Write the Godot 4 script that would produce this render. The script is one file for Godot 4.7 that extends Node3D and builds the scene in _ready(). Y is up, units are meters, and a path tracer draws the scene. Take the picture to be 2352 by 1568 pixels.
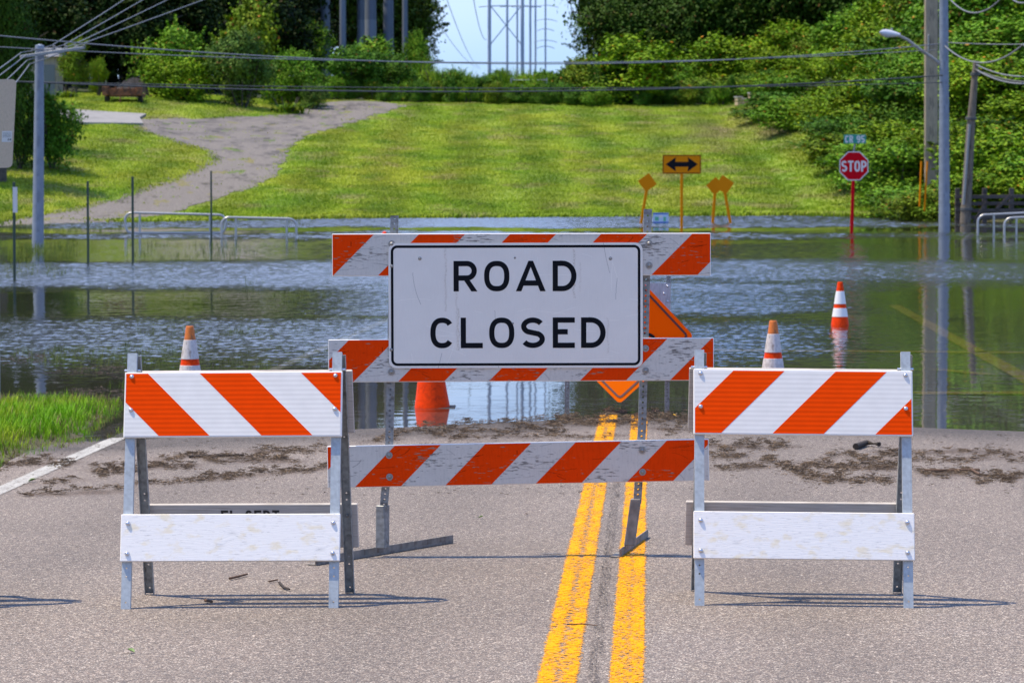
extends Node3D
# A flooded road closed by barricades. Metres; the flood water lies at y = 0; the camera stands at the origin, 2.06 m above it, and looks along -z.

const EYE := Vector3(0, 2.06, 0)
const LENS := 8500.0          # focal length in the photograph's measuring units (2352 wide)
var tilt := Basis(Vector3.RIGHT, -deg_to_rad(2.889))
var M := {}
var rng := RandomNumberGenerator.new()
var names := {}
var noise_a := FastNoiseLite.new()
var noise_b := FastNoiseLite.new()

# ---------------------------------------------------------------- mesh builder
class MB:
	var v := PackedVector3Array()
	var n := PackedVector3Array()
	var t := PackedVector2Array()
	var c := PackedColorArray()
	var tint := Color(1, 1, 1)
	func tri(a: Vector3, b: Vector3, d: Vector3, out: Vector3, ua := Vector2.ZERO, ub := Vector2.ZERO, ud := Vector2.ZERO) -> void:
		var g := (d - a).cross(b - a)
		if g.length_squared() < 1e-18:
			return
		if g.dot(out) < 0.0:
			var k := b; b = d; d = k
			var ku := ub; ub = ud; ud = ku
			g = -g
		g = g.normalized()
		v.append(a); v.append(b); v.append(d)
		n.append(g); n.append(g); n.append(g)
		t.append(ua); t.append(ub); t.append(ud)
		c.append(tint); c.append(tint); c.append(tint)
	func quad(a: Vector3, b: Vector3, d: Vector3, e: Vector3, out: Vector3, ua := Vector2(0, 0), ub := Vector2(1, 0), ud := Vector2(1, 1), ue := Vector2(0, 1)) -> void:
		tri(a, b, d, out, ua, ub, ud)
		tri(a, d, e, out, ua, ud, ue)
	func tri_s(a: Vector3, b: Vector3, d: Vector3, na: Vector3, nb: Vector3, nd: Vector3, ua := Vector2.ZERO, ub := Vector2.ZERO, ud := Vector2.ZERO) -> void:
		var g := (d - a).cross(b - a)
		if g.length_squared() < 1e-18:
			return
		if g.dot(na + nb + nd) < 0.0:
			v.append(a); v.append(d); v.append(b)
			n.append(na); n.append(nd); n.append(nb)
			t.append(ua); t.append(ud); t.append(ub)
		else:
			v.append(a); v.append(b); v.append(d)
			n.append(na); n.append(nb); n.append(nd)
			t.append(ua); t.append(ub); t.append(ud)
		c.append(tint); c.append(tint); c.append(tint)
	# a box with chamfered edges, its axes given by the basis b
	func box(o: Vector3, size: Vector3, b := Basis(), bev := 0.0) -> void:
		var h := size * 0.5
		var e := minf(bev, minf(h.x, minf(h.y, h.z)) * 0.9)
		var ax := [b.x.normalized(), b.y.normalized(), b.z.normalized()]
		var hh := [h.x, h.y, h.z]
		for k in 3:
			var p := (k + 1) % 3
			var q := (k + 2) % 3
			for s: float in [-1.0, 1.0]:
				var f: Vector3 = o + ax[k] * hh[k] * s
				var u: Vector3 = ax[p] * (hh[p] - e)
				var w: Vector3 = ax[q] * (hh[q] - e)
				var su: float = hh[p] - e
				var sw: float = hh[q] - e
				quad(f - u - w, f + u - w, f + u + w, f - u + w, ax[k] * s, Vector2(-su, -sw), Vector2(su, -sw), Vector2(su, sw), Vector2(-su, sw))
			if e > 0.0:
				for s1: float in [-1.0, 1.0]:
					for s2: float in [-1.0, 1.0]:
						var l: Vector3 = ax[k] * (hh[k] - e)
						var a1: Vector3 = o + ax[p] * hh[p] * s1 + ax[q] * (hh[q] - e) * s2
						var a2: Vector3 = o + ax[p] * (hh[p] - e) * s1 + ax[q] * hh[q] * s2
						quad(a1 - l, a1 + l, a2 + l, a2 - l, ax[p] * s1 + ax[q] * s2)
		if e > 0.0:
			for sx: float in [-1.0, 1.0]:
				for sy: float in [-1.0, 1.0]:
					for sz: float in [-1.0, 1.0]:
						var cx: Vector3 = o + ax[0] * h.x * sx + ax[1] * (h.y - e) * sy + ax[2] * (h.z - e) * sz
						var cy: Vector3 = o + ax[0] * (h.x - e) * sx + ax[1] * h.y * sy + ax[2] * (h.z - e) * sz
						var cz: Vector3 = o + ax[0] * (h.x - e) * sx + ax[1] * (h.y - e) * sy + ax[2] * h.z * sz
						tri(cx, cy, cz, ax[0] * sx + ax[1] * sy + ax[2] * sz)
	# a tube along points; radii one number or one per point
	func tube(p: Array, r, sides := 8, caps := true) -> void:
		var rings := []
		var side := Vector3.ZERO
		for i in p.size():
			var dir: Vector3 = (p[mini(i + 1, p.size() - 1)] - p[maxi(i - 1, 0)]).normalized()
			if side == Vector3.ZERO:
				side = dir.cross(Vector3.UP if absf(dir.y) < 0.9 else Vector3.RIGHT).normalized()
			side = (side - dir * side.dot(dir)).normalized()
			var up := side.cross(dir)
			var rr: float = r[i] if r is Array else r
			var ring := []
			for k in sides + 1:
				var a := TAU * k / sides
				var m := side * cos(a) + up * sin(a)
				ring.append([p[i] + m * rr, m])
			rings.append(ring)
		for i in rings.size() - 1:
			for k in sides:
				var A = rings[i][k]; var B = rings[i][k + 1]; var C = rings[i + 1][k + 1]; var D = rings[i + 1][k]
				var u0 := Vector2(float(k) / sides, i); var u1 := Vector2(float(k + 1) / sides, i + 1)
				tri_s(A[0], B[0], C[0], A[1], B[1], C[1], u0, Vector2(u1.x, u0.y), u1)
				tri_s(A[0], C[0], D[0], A[1], C[1], D[1], u0, u1, Vector2(u0.x, u1.y))
		if caps:
			for e in [0, rings.size() - 1]:
				var out: Vector3 = (p[0] - p[1]) if e == 0 else (p[e] - p[e - 1])
				for k in sides:
					tri(p[e], rings[e][k][0], rings[e][k + 1][0], out)
	# a profile of (radius, height) turned about the y axis through o
	func lathe(o: Vector3, prof: Array, sides := 24) -> void:
		for i in prof.size() - 1:
			var a: Vector2 = prof[i]; var b: Vector2 = prof[i + 1]
			var sl := Vector2(b.y - a.y, a.x - b.x).normalized()
			for k in sides:
				var t0 := TAU * k / sides; var t1 := TAU * (k + 1) / sides
				var d0 := Vector3(cos(t0), 0, sin(t0)); var d1 := Vector3(cos(t1), 0, sin(t1))
				var n0 := d0 * sl.x + Vector3.UP * sl.y; var n1 := d1 * sl.x + Vector3.UP * sl.y
				var p00 := o + d0 * a.x + Vector3.UP * a.y; var p01 := o + d1 * a.x + Vector3.UP * a.y
				var p10 := o + d0 * b.x + Vector3.UP * b.y; var p11 := o + d1 * b.x + Vector3.UP * b.y
				var w0 := Vector2(float(k) / sides, a.y); var w1 := Vector2(float(k + 1) / sides, b.y)
				tri_s(p00, p01, p11, n0, n1, n1, w0, Vector2(w1.x, w0.y), w1)
				tri_s(p00, p11, p10, n0, n1, n0, w0, w1, Vector2(w0.x, w1.y))
	# a flat convex outline in the plane of X and Y, given thickness along Z
	func slab(o: Vector3, X: Vector3, Y: Vector3, pts: Array, thick: float, uvs := 1.0) -> void:
		var Z := X.cross(Y).normalized()
		var mid := Vector2.ZERO
		for p in pts:
			mid += p
		mid /= pts.size()
		var P := func(q: Vector2, z: float) -> Vector3: return o + X * q.x + Y * q.y + Z * z
		for i in pts.size():
			var a: Vector2 = pts[i]; var b: Vector2 = pts[(i + 1) % pts.size()]
			tri(P.call(mid, thick), P.call(a, thick), P.call(b, thick), Z, mid * uvs, a * uvs, b * uvs)
			if thick != 0.0:
				tri(P.call(mid, 0.0), P.call(a, 0.0), P.call(b, 0.0), -Z, mid * uvs, a * uvs, b * uvs)
				var out := (a + b) * 0.5 - mid
				quad(P.call(a, 0.0), P.call(b, 0.0), P.call(b, thick), P.call(a, thick), X * out.x + Y * out.y)
	# a band of the given width along flat points (a stroke of paint)
	func stroke(o: Vector3, X: Vector3, Y: Vector3, pts: Array, w: float, closed := false) -> void:
		var Z := X.cross(Y).normalized()
		var m := pts.size()
		var L := []; var R := []
		for i in m:
			var a: Vector2 = pts[(i - 1 + m) % m] if closed or i > 0 else pts[i]
			var b: Vector2 = pts[(i + 1) % m] if closed or i < m - 1 else pts[i]
			var d0 := (Vector2(pts[i]) - a).normalized() if a != pts[i] else (b - Vector2(pts[i])).normalized()
			var d1 := (b - Vector2(pts[i])).normalized() if b != pts[i] else d0
			var nn := Vector2(-d0.y, d0.x) + Vector2(-d1.y, d1.x)
			nn = nn.normalized()
			var k := w * 0.5 / maxf(0.4, nn.dot(Vector2(-d0.y, d0.x)))
			L.append(Vector2(pts[i]) + nn * k); R.append(Vector2(pts[i]) - nn * k)
		for i in (m if closed else m - 1):
			var j := (i + 1) % m
			quad(o + X * L[i].x + Y * L[i].y, o + X * L[j].x + Y * L[j].y, o + X * R[j].x + Y * R[j].y, o + X * R[i].x + Y * R[i].y, Z)
	# a strip with round holes bored through it, from p along L (length) and W (width)
	func perforated(p: Vector3, L: Vector3, W: Vector3, out: Vector3, holes: Array, r: float) -> void:
		var ln := L.length(); var ld := L / ln; var wd := W.normalized(); var hw := W.length() * 0.5
		var from := 0.0
		var mid := p + W * 0.5
		for h in holes:
			var lo: float = h - hw * 0.6
			var hi: float = h + hw * 0.6
			lo = maxf(lo, h - 0.0126) if hw > 0.015 and holes.size() > 20 else lo
			hi = minf(hi, h + 0.0126) if hw > 0.015 and holes.size() > 20 else hi
			if lo > from + 1e-5:
				quad(mid + ld * from - wd * hw, mid + ld * from + wd * hw, mid + ld * lo + wd * hw, mid + ld * lo - wd * hw, out)
			var hl: float = (hi - lo) * 0.5
			var cc: Vector3 = mid + ld * (lo + hi) * 0.5
			for k in 8:
				var a0 := TAU * k / 8; var a1 := TAU * (k + 1) / 8
				var q0 := Vector2(cos(a0), sin(a0)); var q1 := Vector2(cos(a1), sin(a1))
				var b0 := q0 / maxf(absf(q0.x), absf(q0.y)); var b1 := q1 / maxf(absf(q1.x), absf(q1.y))
				quad(cc + ld * q0.x * r + wd * q0.y * r, cc + ld * q1.x * r + wd * q1.y * r, cc + ld * b1.x * hl + wd * b1.y * hw, cc + ld * b0.x * hl + wd * b0.y * hw, out)
			from = hi
		if from < ln:
			quad(mid + ld * from - wd * hw, mid + ld * from + wd * hw, p + L + W, p + L, out)
	func mesh(shift := Vector3.ZERO, colors := false) -> ArrayMesh:
		var a := []
		a.resize(Mesh.ARRAY_MAX)
		if shift != Vector3.ZERO:
			for i in v.size():
				v[i] -= shift
		a[Mesh.ARRAY_VERTEX] = v; a[Mesh.ARRAY_NORMAL] = n; a[Mesh.ARRAY_TEX_UV] = t
		if colors:
			a[Mesh.ARRAY_COLOR] = c
		var m := ArrayMesh.new()
		m.add_surface_from_arrays(Mesh.PRIMITIVE_TRIANGLES, a)
		return m

# ---------------------------------------------------------------- objects and names
func numbered(called: String) -> String:
	var k: int = names.get(called, 0)
	names[called] = k + 1
	return called if k == 0 else "%s_%03d" % [called, k]

func tag(o: Node3D, label: String, category := "", group := "", kind := "") -> void:
	if label: o.set_meta("label", label)
	if category: o.set_meta("category", category)
	if group: o.set_meta("group", group)
	if kind: o.set_meta("kind", kind)

func thing(called: String, label: String, category: String, where: Vector3, group := "") -> Node3D:
	var o := Node3D.new()
	o.name = numbered(called)
	add_child(o, true)
	o.position = where
	tag(o, label, category, group)
	return o

func put(called: String, m: Mesh, mat: Material, parent: Node3D, label := "") -> MeshInstance3D:
	var o := MeshInstance3D.new()
	o.name = called
	o.mesh = m
	o.material_override = mat
	parent.add_child(o, true)
	if label: o.set_meta("label", label)
	return o

# a part whose shape was written in world metres, set under an unturned thing
func part(called: String, mb: MB, mat: Material, parent: Node3D, label := "") -> MeshInstance3D:
	return put(called, mb.mesh(parent.position if parent != self else Vector3.ZERO), mat, parent, label)

func whole(called: String, mb: MB, mat: Material, label: String, category: String, where: Vector3, group := "") -> MeshInstance3D:
	var o := put(numbered(called), mb.mesh(where), mat, self)
	o.position = where
	tag(o, label, category, group)
	return o

func structure(called: String, m: Mesh, mat: Material, label: String) -> MeshInstance3D:
	var o := put(numbered(called), m, mat, self)
	tag(o, label, "", "", "structure")
	return o

# ---------------------------------------------------------------- measuring the photograph
func at(u: float, w: float, d: float) -> Vector3:
	var r := tilt * Vector3((u - 1176.0) / LENS, -(w - 784.0) / LENS, -1.0)
	return EYE + r * (d / -r.z)

func on_ground(u: float, w: float) -> Vector3:
	var r := tilt * Vector3((u - 1176.0) / LENS, -(w - 784.0) / LENS, -1.0)
	r /= -r.z
	var d := 10.0
	while d < 260.0:
		var p := EYE + r * d
		if p.y < ground(p.x, d):
			var lo := d - 0.5
			var hi := d
			for i in 12:
				var mid := (lo + hi) * 0.5
				var q := EYE + r * mid
				if q.y < ground(q.x, mid): hi = mid
				else: lo = mid
			p = EYE + r * hi
			return Vector3(p.x, ground(p.x, hi), p.z)
		d += 0.5
	var e := EYE + r * 200.0
	return Vector3(e.x, ground(e.x, 200.0), e.z)

func on_water(u: float, w: float) -> Vector3:
	var r := tilt * Vector3((u - 1176.0) / LENS, -(w - 784.0) / LENS, -1.0)
	return EYE + r * (EYE.y / -r.y)

# ---------------------------------------------------------------- the lie of the land
func road_middle(d: float) -> float:
	return -0.203 + 0.0372 * d

func road_height(off: float, d: float) -> float:
	var far := smoothstep(17.0, 26.0, d)
	var fall := lerpf(0.012, 0.009 if off < 0.0 else 0.0065, far)
	var a := absf(off)
	a = a - 0.12 * (1.0 - exp(-a / 0.12))
	return maxf(0.392 - 0.01353 * d - fall * a, -0.5)

func shore(x: float) -> float:
	var px := [-40.0, -17.0, -12.0, -6.0, 0.0, 6.0, 10.0, 12.5, 15.0, 18.0, 40.0]
	var pd := [100.0, 106.0, 114.0, 120.0, 122.0, 125.0, 126.0, 122.0, 113.0, 109.0, 106.0]
	for i in px.size() - 1:
		if x < px[i + 1]:
			return lerpf(pd[i], pd[i + 1], clampf((x - px[i]) / (px[i + 1] - px[i]), 0.0, 1.0))
	return 106.0

func verge(d: float) -> float:
	return -4.0 + 0.22 * smoothstep(25.5, 27.0, d) - 0.25 * smoothstep(31.0, 33.0, d)

func ground(x: float, d: float) -> float:
	var off := x - road_middle(d)
	var h := road_height(off, d)
	var rim := verge(d)
	if off < rim and d < 60.0:
		var lift := 0.075 * smoothstep(0.0, 0.5, rim - off) * (1.0 - smoothstep(30.5, 33.5, d + 0.7 * noise_a.get_noise_2d(x * 60.0, d * 60.0)))
		h = road_height(rim, d) - 0.02 + lift - 0.02 * clampf(-off - 4.6, 0.0, 6.0) * smoothstep(29.0, 36.0, d)
		h += 0.02 * noise_a.get_noise_2d(x * 90.0, d * 90.0)
	var s := shore(x) + 1.4 * noise_a.get_noise_2d(x * 12.0, 40.0)
	if d > 60.0:
		var e := d - s
		if e < 0.0:
			h = maxf(h, lerpf(-0.5, 0.0, clampf(1.0 + e / 24.0, 0.0, 1.0)))
			h = minf(h, 0.02 * e) if e > -3.0 else h
		else:
			var k := 0.0735 * minf(e, 62.0) + 0.03 * clampf(e - 62.0, 0.0, 120.0)
			k *= 0.55 + 0.45 * smoothstep(0.0, 12.0, e)
			k += 0.10 * noise_a.get_noise_2d(x * 9.0, d * 4.0) * smoothstep(0.0, 8.0, e)
			k += 2.6 * smoothstep(9.0, 24.0, x) * smoothstep(2.0, 30.0, e)
			h = k
	return h

# ---------------------------------------------------------------- textures and materials
func flat(col: Color, rough := 0.7, metal := 0.0) -> StandardMaterial3D:
	var m := StandardMaterial3D.new()
	m.albedo_color = col.linear_to_srgb()
	m.roughness = rough
	m.metallic = metal
	return m

func img_tex(w: int, h: int, data: PackedByteArray, fmt := Image.FORMAT_RGB8) -> ImageTexture:
	return ImageTexture.create_from_image(Image.create_from_data(w, h, false, fmt, data))

func noise_bytes(w: int, h: int, freq: float, sd: int, kind := FastNoiseLite.TYPE_SIMPLEX, oct := 3, ret := -1) -> PackedByteArray:
	var f := FastNoiseLite.new()
	f.noise_type = kind
	f.seed = sd
	f.frequency = freq
	f.fractal_octaves = oct
	f.fractal_type = FastNoiseLite.FRACTAL_FBM if oct > 1 else FastNoiseLite.FRACTAL_NONE
	if ret >= 0:
		f.cellular_return_type = ret as FastNoiseLite.CellularReturnType
	return f.get_image(w, h).get_data()

func s8(x: float) -> int:
	x = clampf(x, 0.0, 1.0)
	return int(255.0 * (12.92 * x if x < 0.0031308 else 1.055 * pow(x, 1.0 / 2.4) - 0.055))

# grain over a base colour: texture pixels are base * (1 + amount * noise), with stains towards a second colour
func grainy(base: Color, spread: float, stain: Color, stain_at: float, w: int, h: int, sx: float, sy: float, sd: int) -> ImageTexture:
	var a := FastNoiseLite.new(); a.seed = sd; a.frequency = 1.0; a.fractal_octaves = 4
	var b := FastNoiseLite.new(); b.seed = sd + 7; b.frequency = 1.0; b.fractal_octaves = 3
	var out := PackedByteArray(); out.resize(w * h * 3)
	for y in h:
		for x in w:
			var k := 1.0 + spread * a.get_noise_2d(x * sx, y * sy)
			var q := clampf((b.get_noise_2d(x * sx * 0.5, y * sy * 0.5) - stain_at) * 4.0, 0.0, 1.0)
			var i := (y * w + x) * 3
			out[i] = s8(lerpf(base.r * k, stain.r, q)); out[i + 1] = s8(lerpf(base.g * k, stain.g, q)); out[i + 2] = s8(lerpf(base.b * k, stain.b, q))
	return img_tex(w, h, out)

func mapped(tex: Texture2D, rough: float, scale: Vector3, tri := false, metal := 0.0) -> StandardMaterial3D:
	var m := StandardMaterial3D.new()
	m.albedo_texture = tex
	m.roughness = rough
	m.metallic = metal
	m.uv1_scale = scale
	if tri:
		m.uv1_triplanar = true
		m.uv1_world_triplanar = false
	return m

func asphalt() -> StandardMaterial3D:
	var W := 1024
	var cell := noise_bytes(W, W, 0.21, 3, FastNoiseLite.TYPE_CELLULAR, 1, FastNoiseLite.RETURN_CELL_VALUE)
	var dist := noise_bytes(W, W, 0.21, 3, FastNoiseLite.TYPE_CELLULAR, 1, FastNoiseLite.RETURN_DISTANCE)
	var soft := noise_bytes(W, W, 0.02, 11, FastNoiseLite.TYPE_SIMPLEX, 3)
	var palette := [Color(0.050, 0.045, 0.044), Color(0.095, 0.084, 0.080), Color(0.14, 0.114, 0.098), Color(0.20, 0.155, 0.125), Color(0.225, 0.182, 0.152), Color(0.17, 0.155, 0.145), Color(0.115, 0.102, 0.096), Color(0.31, 0.262, 0.21), Color(0.62, 0.565, 0.49), Color(0.19, 0.152, 0.128)]
	var out := PackedByteArray(); out.resize(W * W * 3)
	var lut := PackedByteArray(); lut.resize(256 * 3)
	for i in 256:
		var cc: Color = palette[(i * 7) % palette.size()]
		cc = cc.lerp(Color(0.168, 0.143, 0.125), 0.22)
		lut[i * 3] = s8(cc.r * 1.05); lut[i * 3 + 1] = s8(cc.g * 1.025); lut[i * 3 + 2] = s8(cc.b * 1.0)
	for i in W * W:
		var k := int(cell[i]) * 3
		var g := 215 + int(soft[i]) / 4 - int(dist[i]) / 5
		out[i * 3] = mini(lut[k] * g / 230, 255); out[i * 3 + 1] = mini(lut[k + 1] * g / 230, 255); out[i * 3 + 2] = mini(lut[k + 2] * g / 230, 255)
	var m := mapped(img_tex(W, W, out), 0.82, Vector3(0.86, 0.86, 1))
	var inv := PackedByteArray(); inv.resize(W * W)
	for i in W * W:
		inv[i] = 255 - int(dist[i])
	var bump := Image.create_from_data(W, W, false, Image.FORMAT_L8, inv)
	bump.convert(Image.FORMAT_RGBA8)
	bump.bump_map_to_normal_map(3.0)
	m.normal_enabled = true
	m.normal_texture = ImageTexture.create_from_image(bump)
	m.normal_scale = 0.7
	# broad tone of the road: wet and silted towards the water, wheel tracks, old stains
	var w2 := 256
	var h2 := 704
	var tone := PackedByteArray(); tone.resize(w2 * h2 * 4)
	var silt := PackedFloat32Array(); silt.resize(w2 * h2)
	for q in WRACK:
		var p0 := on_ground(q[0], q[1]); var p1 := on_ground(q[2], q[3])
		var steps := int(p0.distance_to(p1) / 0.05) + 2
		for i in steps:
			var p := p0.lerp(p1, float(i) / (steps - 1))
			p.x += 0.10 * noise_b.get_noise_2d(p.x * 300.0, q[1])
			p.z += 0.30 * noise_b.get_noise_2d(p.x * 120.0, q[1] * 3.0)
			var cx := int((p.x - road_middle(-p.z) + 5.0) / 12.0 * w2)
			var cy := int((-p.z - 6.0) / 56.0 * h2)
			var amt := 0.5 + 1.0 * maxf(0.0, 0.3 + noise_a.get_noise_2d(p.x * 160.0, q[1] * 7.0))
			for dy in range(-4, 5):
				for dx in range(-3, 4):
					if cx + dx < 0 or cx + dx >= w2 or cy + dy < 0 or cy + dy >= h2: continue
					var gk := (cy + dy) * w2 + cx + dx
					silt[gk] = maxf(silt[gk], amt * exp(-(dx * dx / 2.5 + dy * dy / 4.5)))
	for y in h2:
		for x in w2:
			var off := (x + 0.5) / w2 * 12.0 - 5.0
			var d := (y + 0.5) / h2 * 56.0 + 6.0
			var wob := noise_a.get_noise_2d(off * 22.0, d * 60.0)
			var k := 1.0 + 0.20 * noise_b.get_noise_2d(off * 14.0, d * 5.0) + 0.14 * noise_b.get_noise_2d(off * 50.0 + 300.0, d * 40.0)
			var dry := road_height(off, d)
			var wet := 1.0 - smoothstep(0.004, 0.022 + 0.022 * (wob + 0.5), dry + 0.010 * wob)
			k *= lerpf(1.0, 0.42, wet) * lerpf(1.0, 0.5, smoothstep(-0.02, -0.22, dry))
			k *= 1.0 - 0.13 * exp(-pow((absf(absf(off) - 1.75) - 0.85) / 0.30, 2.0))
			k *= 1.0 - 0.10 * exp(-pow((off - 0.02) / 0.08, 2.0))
			# two darker trails across the road along the wrack
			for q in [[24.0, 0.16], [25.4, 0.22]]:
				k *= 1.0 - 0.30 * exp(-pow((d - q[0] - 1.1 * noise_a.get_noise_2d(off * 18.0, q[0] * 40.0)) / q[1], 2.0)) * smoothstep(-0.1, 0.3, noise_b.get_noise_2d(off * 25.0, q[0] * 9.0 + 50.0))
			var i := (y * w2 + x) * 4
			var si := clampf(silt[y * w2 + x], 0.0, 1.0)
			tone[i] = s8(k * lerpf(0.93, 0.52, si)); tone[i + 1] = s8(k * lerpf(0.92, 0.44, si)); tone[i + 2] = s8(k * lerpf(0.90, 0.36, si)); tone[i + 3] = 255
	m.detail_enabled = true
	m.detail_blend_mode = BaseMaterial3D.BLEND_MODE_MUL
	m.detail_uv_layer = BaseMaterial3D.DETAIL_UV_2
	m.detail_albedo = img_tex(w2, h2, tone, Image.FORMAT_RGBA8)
	return m

func worn_line(base: Color, sd: int, groove: float, full := 0.30) -> StandardMaterial3D:
	var w := 96
	var h := 2048
	var a := FastNoiseLite.new(); a.seed = sd; a.frequency = 1.0; a.fractal_octaves = 3
	var out := PackedByteArray(); out.resize(w * h * 4)
	for y in h:
		for x in w:
			var u := (x + 0.5) / w
			var st := a.get_noise_2d(x * 0.035, y * 0.40) * 0.95 + a.get_noise_2d(x * 0.09 + 90.0, y * 0.9) * 0.55
			var big := a.get_noise_2d(x * 0.01 + 400.0, y * 0.008)
			var edge := smoothstep(0.13, 0.0, minf(u, 1.0 - u)) * 0.8
			var mid := groove * exp(-pow((u - 0.50) / 0.11, 2.0)) * (0.5 + 1.1 * (big + 0.25))
			var keep := full - edge - mid + 0.30 * big
			var i := (y * w + x) * 4
			var tone := 1.0 + 0.16 * a.get_noise_2d(x * 0.08, y * 0.3 + 70.0)
			out[i] = s8(base.r * tone); out[i + 1] = s8(base.g * tone); out[i + 2] = s8(base.b * tone)
			out[i + 3] = 255 if st < keep else 0
	var m := mapped(img_tex(w, h, out, Image.FORMAT_RGBA8), 0.75, Vector3.ONE)
	m.transparency = BaseMaterial3D.TRANSPARENCY_ALPHA_SCISSOR
	m.alpha_scissor_threshold = 0.5
	m.metallic_specular = 0.2
	return m

# reflective sheeting with its faint bands, scuffs (0..1) and grime
func sheeting(base: Color, band: float, scuff: float, sd: int, under: Color) -> ImageTexture:
	var w := 512
	var h := 128
	var a := FastNoiseLite.new(); a.seed = sd; a.frequency = 1.0; a.fractal_octaves = 4
	var out := PackedByteArray(); out.resize(w * h * 3)
	for y in h:
		var bb := 1.0 - band * (0.5 + 0.5 * sin(y / float(h) * TAU * 14.0))
		for x in w:
			var k := bb * (1.0 + 0.05 * a.get_noise_2d(x * 0.02, y * 0.03))
			k *= 1.0 - 0.10 * scuff * clampf(a.get_noise_2d(x * 0.3, y * 0.012) * 2.0, 0.0, 1.0)
			var worn := 0.0
			if scuff > 0.0:
				var s := a.get_noise_2d(x * 0.05 + y * 0.03 + 50.0, y * 0.13 - x * 0.02)
				var where := a.get_noise_2d(x * 0.008 + 9.0, y * 0.012)
				worn = clampf((s * 0.85 + where * 0.85 * scuff - 0.50 + 0.12 * scuff) * 9.0, 0.0, 0.9)
				k *= 1.0 - 0.35 * clampf((a.get_noise_2d(x * 0.4 + 200.0, y * 0.4) - 0.42) * 6.0, 0.0, 1.0) * scuff
			var i := (y * w + x) * 3
			out[i] = s8(lerpf(base.r * k, under.r, worn)); out[i + 1] = s8(lerpf(base.g * k, under.g, worn)); out[i + 2] = s8(lerpf(base.b * k, under.b, worn))
	if scuff > 0.0:
		var r := RandomNumberGenerator.new(); r.seed = sd
		for q in 60:
			var p := Vector2(r.randf() * w, r.randf() * h)
			var dir := Vector2.from_angle(r.randf_range(-0.8, 0.2) if q % 3 else r.randf() * 3.1)
			var bend := r.randf_range(-0.03, 0.03)
			for e in int(r.randf_range(4, 34)):
				p += dir
				dir = dir.rotated(bend)
				if p.x < 1 or p.y < 1 or p.x >= w - 1 or p.y >= h - 1: break
				var i := (int(p.y) * w + int(p.x)) * 3
				for g in 3: out[i + g] = int(float(out[i + g]) * (0.68 if q % 2 else 0.82))
	return img_tex(w, h, out)

func painted_wood(sd: int, knots: Array) -> StandardMaterial3D:
	var w := 768
	var h := 160
	var a := FastNoiseLite.new(); a.seed = sd; a.frequency = 1.0; a.fractal_octaves = 4
	var out := PackedByteArray(); out.resize(w * h * 3)
	var bump := PackedByteArray(); bump.resize(w * h)
	for y in h:
		for x in w:
			var px := float(x); var py := float(y)
			var knot := 0.0
			for k in knots:
				var q := Vector2((px - k.x) / 2.4, py - k.y)
				var r := q.length()
				py += 13.0 * signf(q.y + 0.01) * exp(-r * r / 260.0)
				knot = maxf(knot, exp(-r * r / 34.0))
			var g := a.get_noise_2d(px * 0.012, py * 0.30)
			var crack := clampf((a.get_noise_2d(px * 0.016 + 70.0, py * 0.30 + 30.0) - 0.40) * 5.0, 0.0, 1.0)
			var stain := clampf((a.get_noise_2d(px * 0.010 + 500.0, py * 0.018) - 0.16) * 2.6, 0.0, 1.0)
			var base := 0.86 + 0.02 * g - 0.30 * crack - 0.14 * knot
			var i := y * w + x
			out[i * 3] = s8(base * (1.0 - 0.04 * stain)); out[i * 3 + 1] = s8(base * (0.975 - 0.11 * stain)); out[i * 3 + 2] = s8(base * (0.925 - 0.26 * stain))
			bump[i] = int(clampf(140.0 + 90.0 * g - 110.0 * crack - 60.0 * knot, 0.0, 255.0))
	var m := mapped(img_tex(w, h, out), 0.6, Vector3(1, 1, 1))
	var im := Image.create_from_data(w, h, false, Image.FORMAT_L8, bump)
	im.convert(Image.FORMAT_RGBA8)
	im.bump_map_to_normal_map(2.0)
	m.normal_enabled = true
	m.normal_texture = ImageTexture.create_from_image(im)
	m.normal_scale = 0.28
	return m

# ripples of the flood: gusts ruffle it in bands, calm water lies between
const WX := 30.0
const WD0 := 20.0
const WD1 := 134.0
func ruffle(x: float, d: float) -> float:
	d += (2.6 * noise_b.get_noise_2d(x * 5.0, d * 4.0) + 1.2 * noise_a.get_noise_2d(x * 22.0, d * 9.0)) * (d / 60.0) + 1.5 * noise_b.get_noise_2d(x * 60.0, d * 30.0) * (d / 60.0)
	var right := smoothstep(4.3, 6.8, x * 60.0 / d)
	var left := smoothstep(-1.0, -5.0, x * 60.0 / d)
	var r := 0.0
	r += 0.85 * smoothstep(103.0, 106.0, d)
	r += 0.75 * smoothstep(88.0, 93.0, d) * (1.0 - smoothstep(95.0, 100.0, d)) * (1.0 - 0.2 * right)
	r += lerpf(0.42, 0.08, maxf(left, right * 0.75)) * smoothstep(70.0, 73.0, d) * (1.0 - smoothstep(87.0, 90.0, d))
	r += lerpf(0.95, 0.75, right) * smoothstep(55.5, 61.0, d) * (1.0 - smoothstep(68.0, 75.0, d))
	r += lerpf(lerpf(0.75, 0.06, left), 0.10, right) * smoothstep(47.0, 49.5, d) * (1.0 - smoothstep(57.0, 59.0, d))
	r += lerpf(lerpf(0.62, 0.55, left), 0.05, right) * smoothstep(32.0, 40.0, d) * (1.0 - smoothstep(44.0, 50.0, d))
	return clampf(r, 0.0, 1.0)

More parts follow.
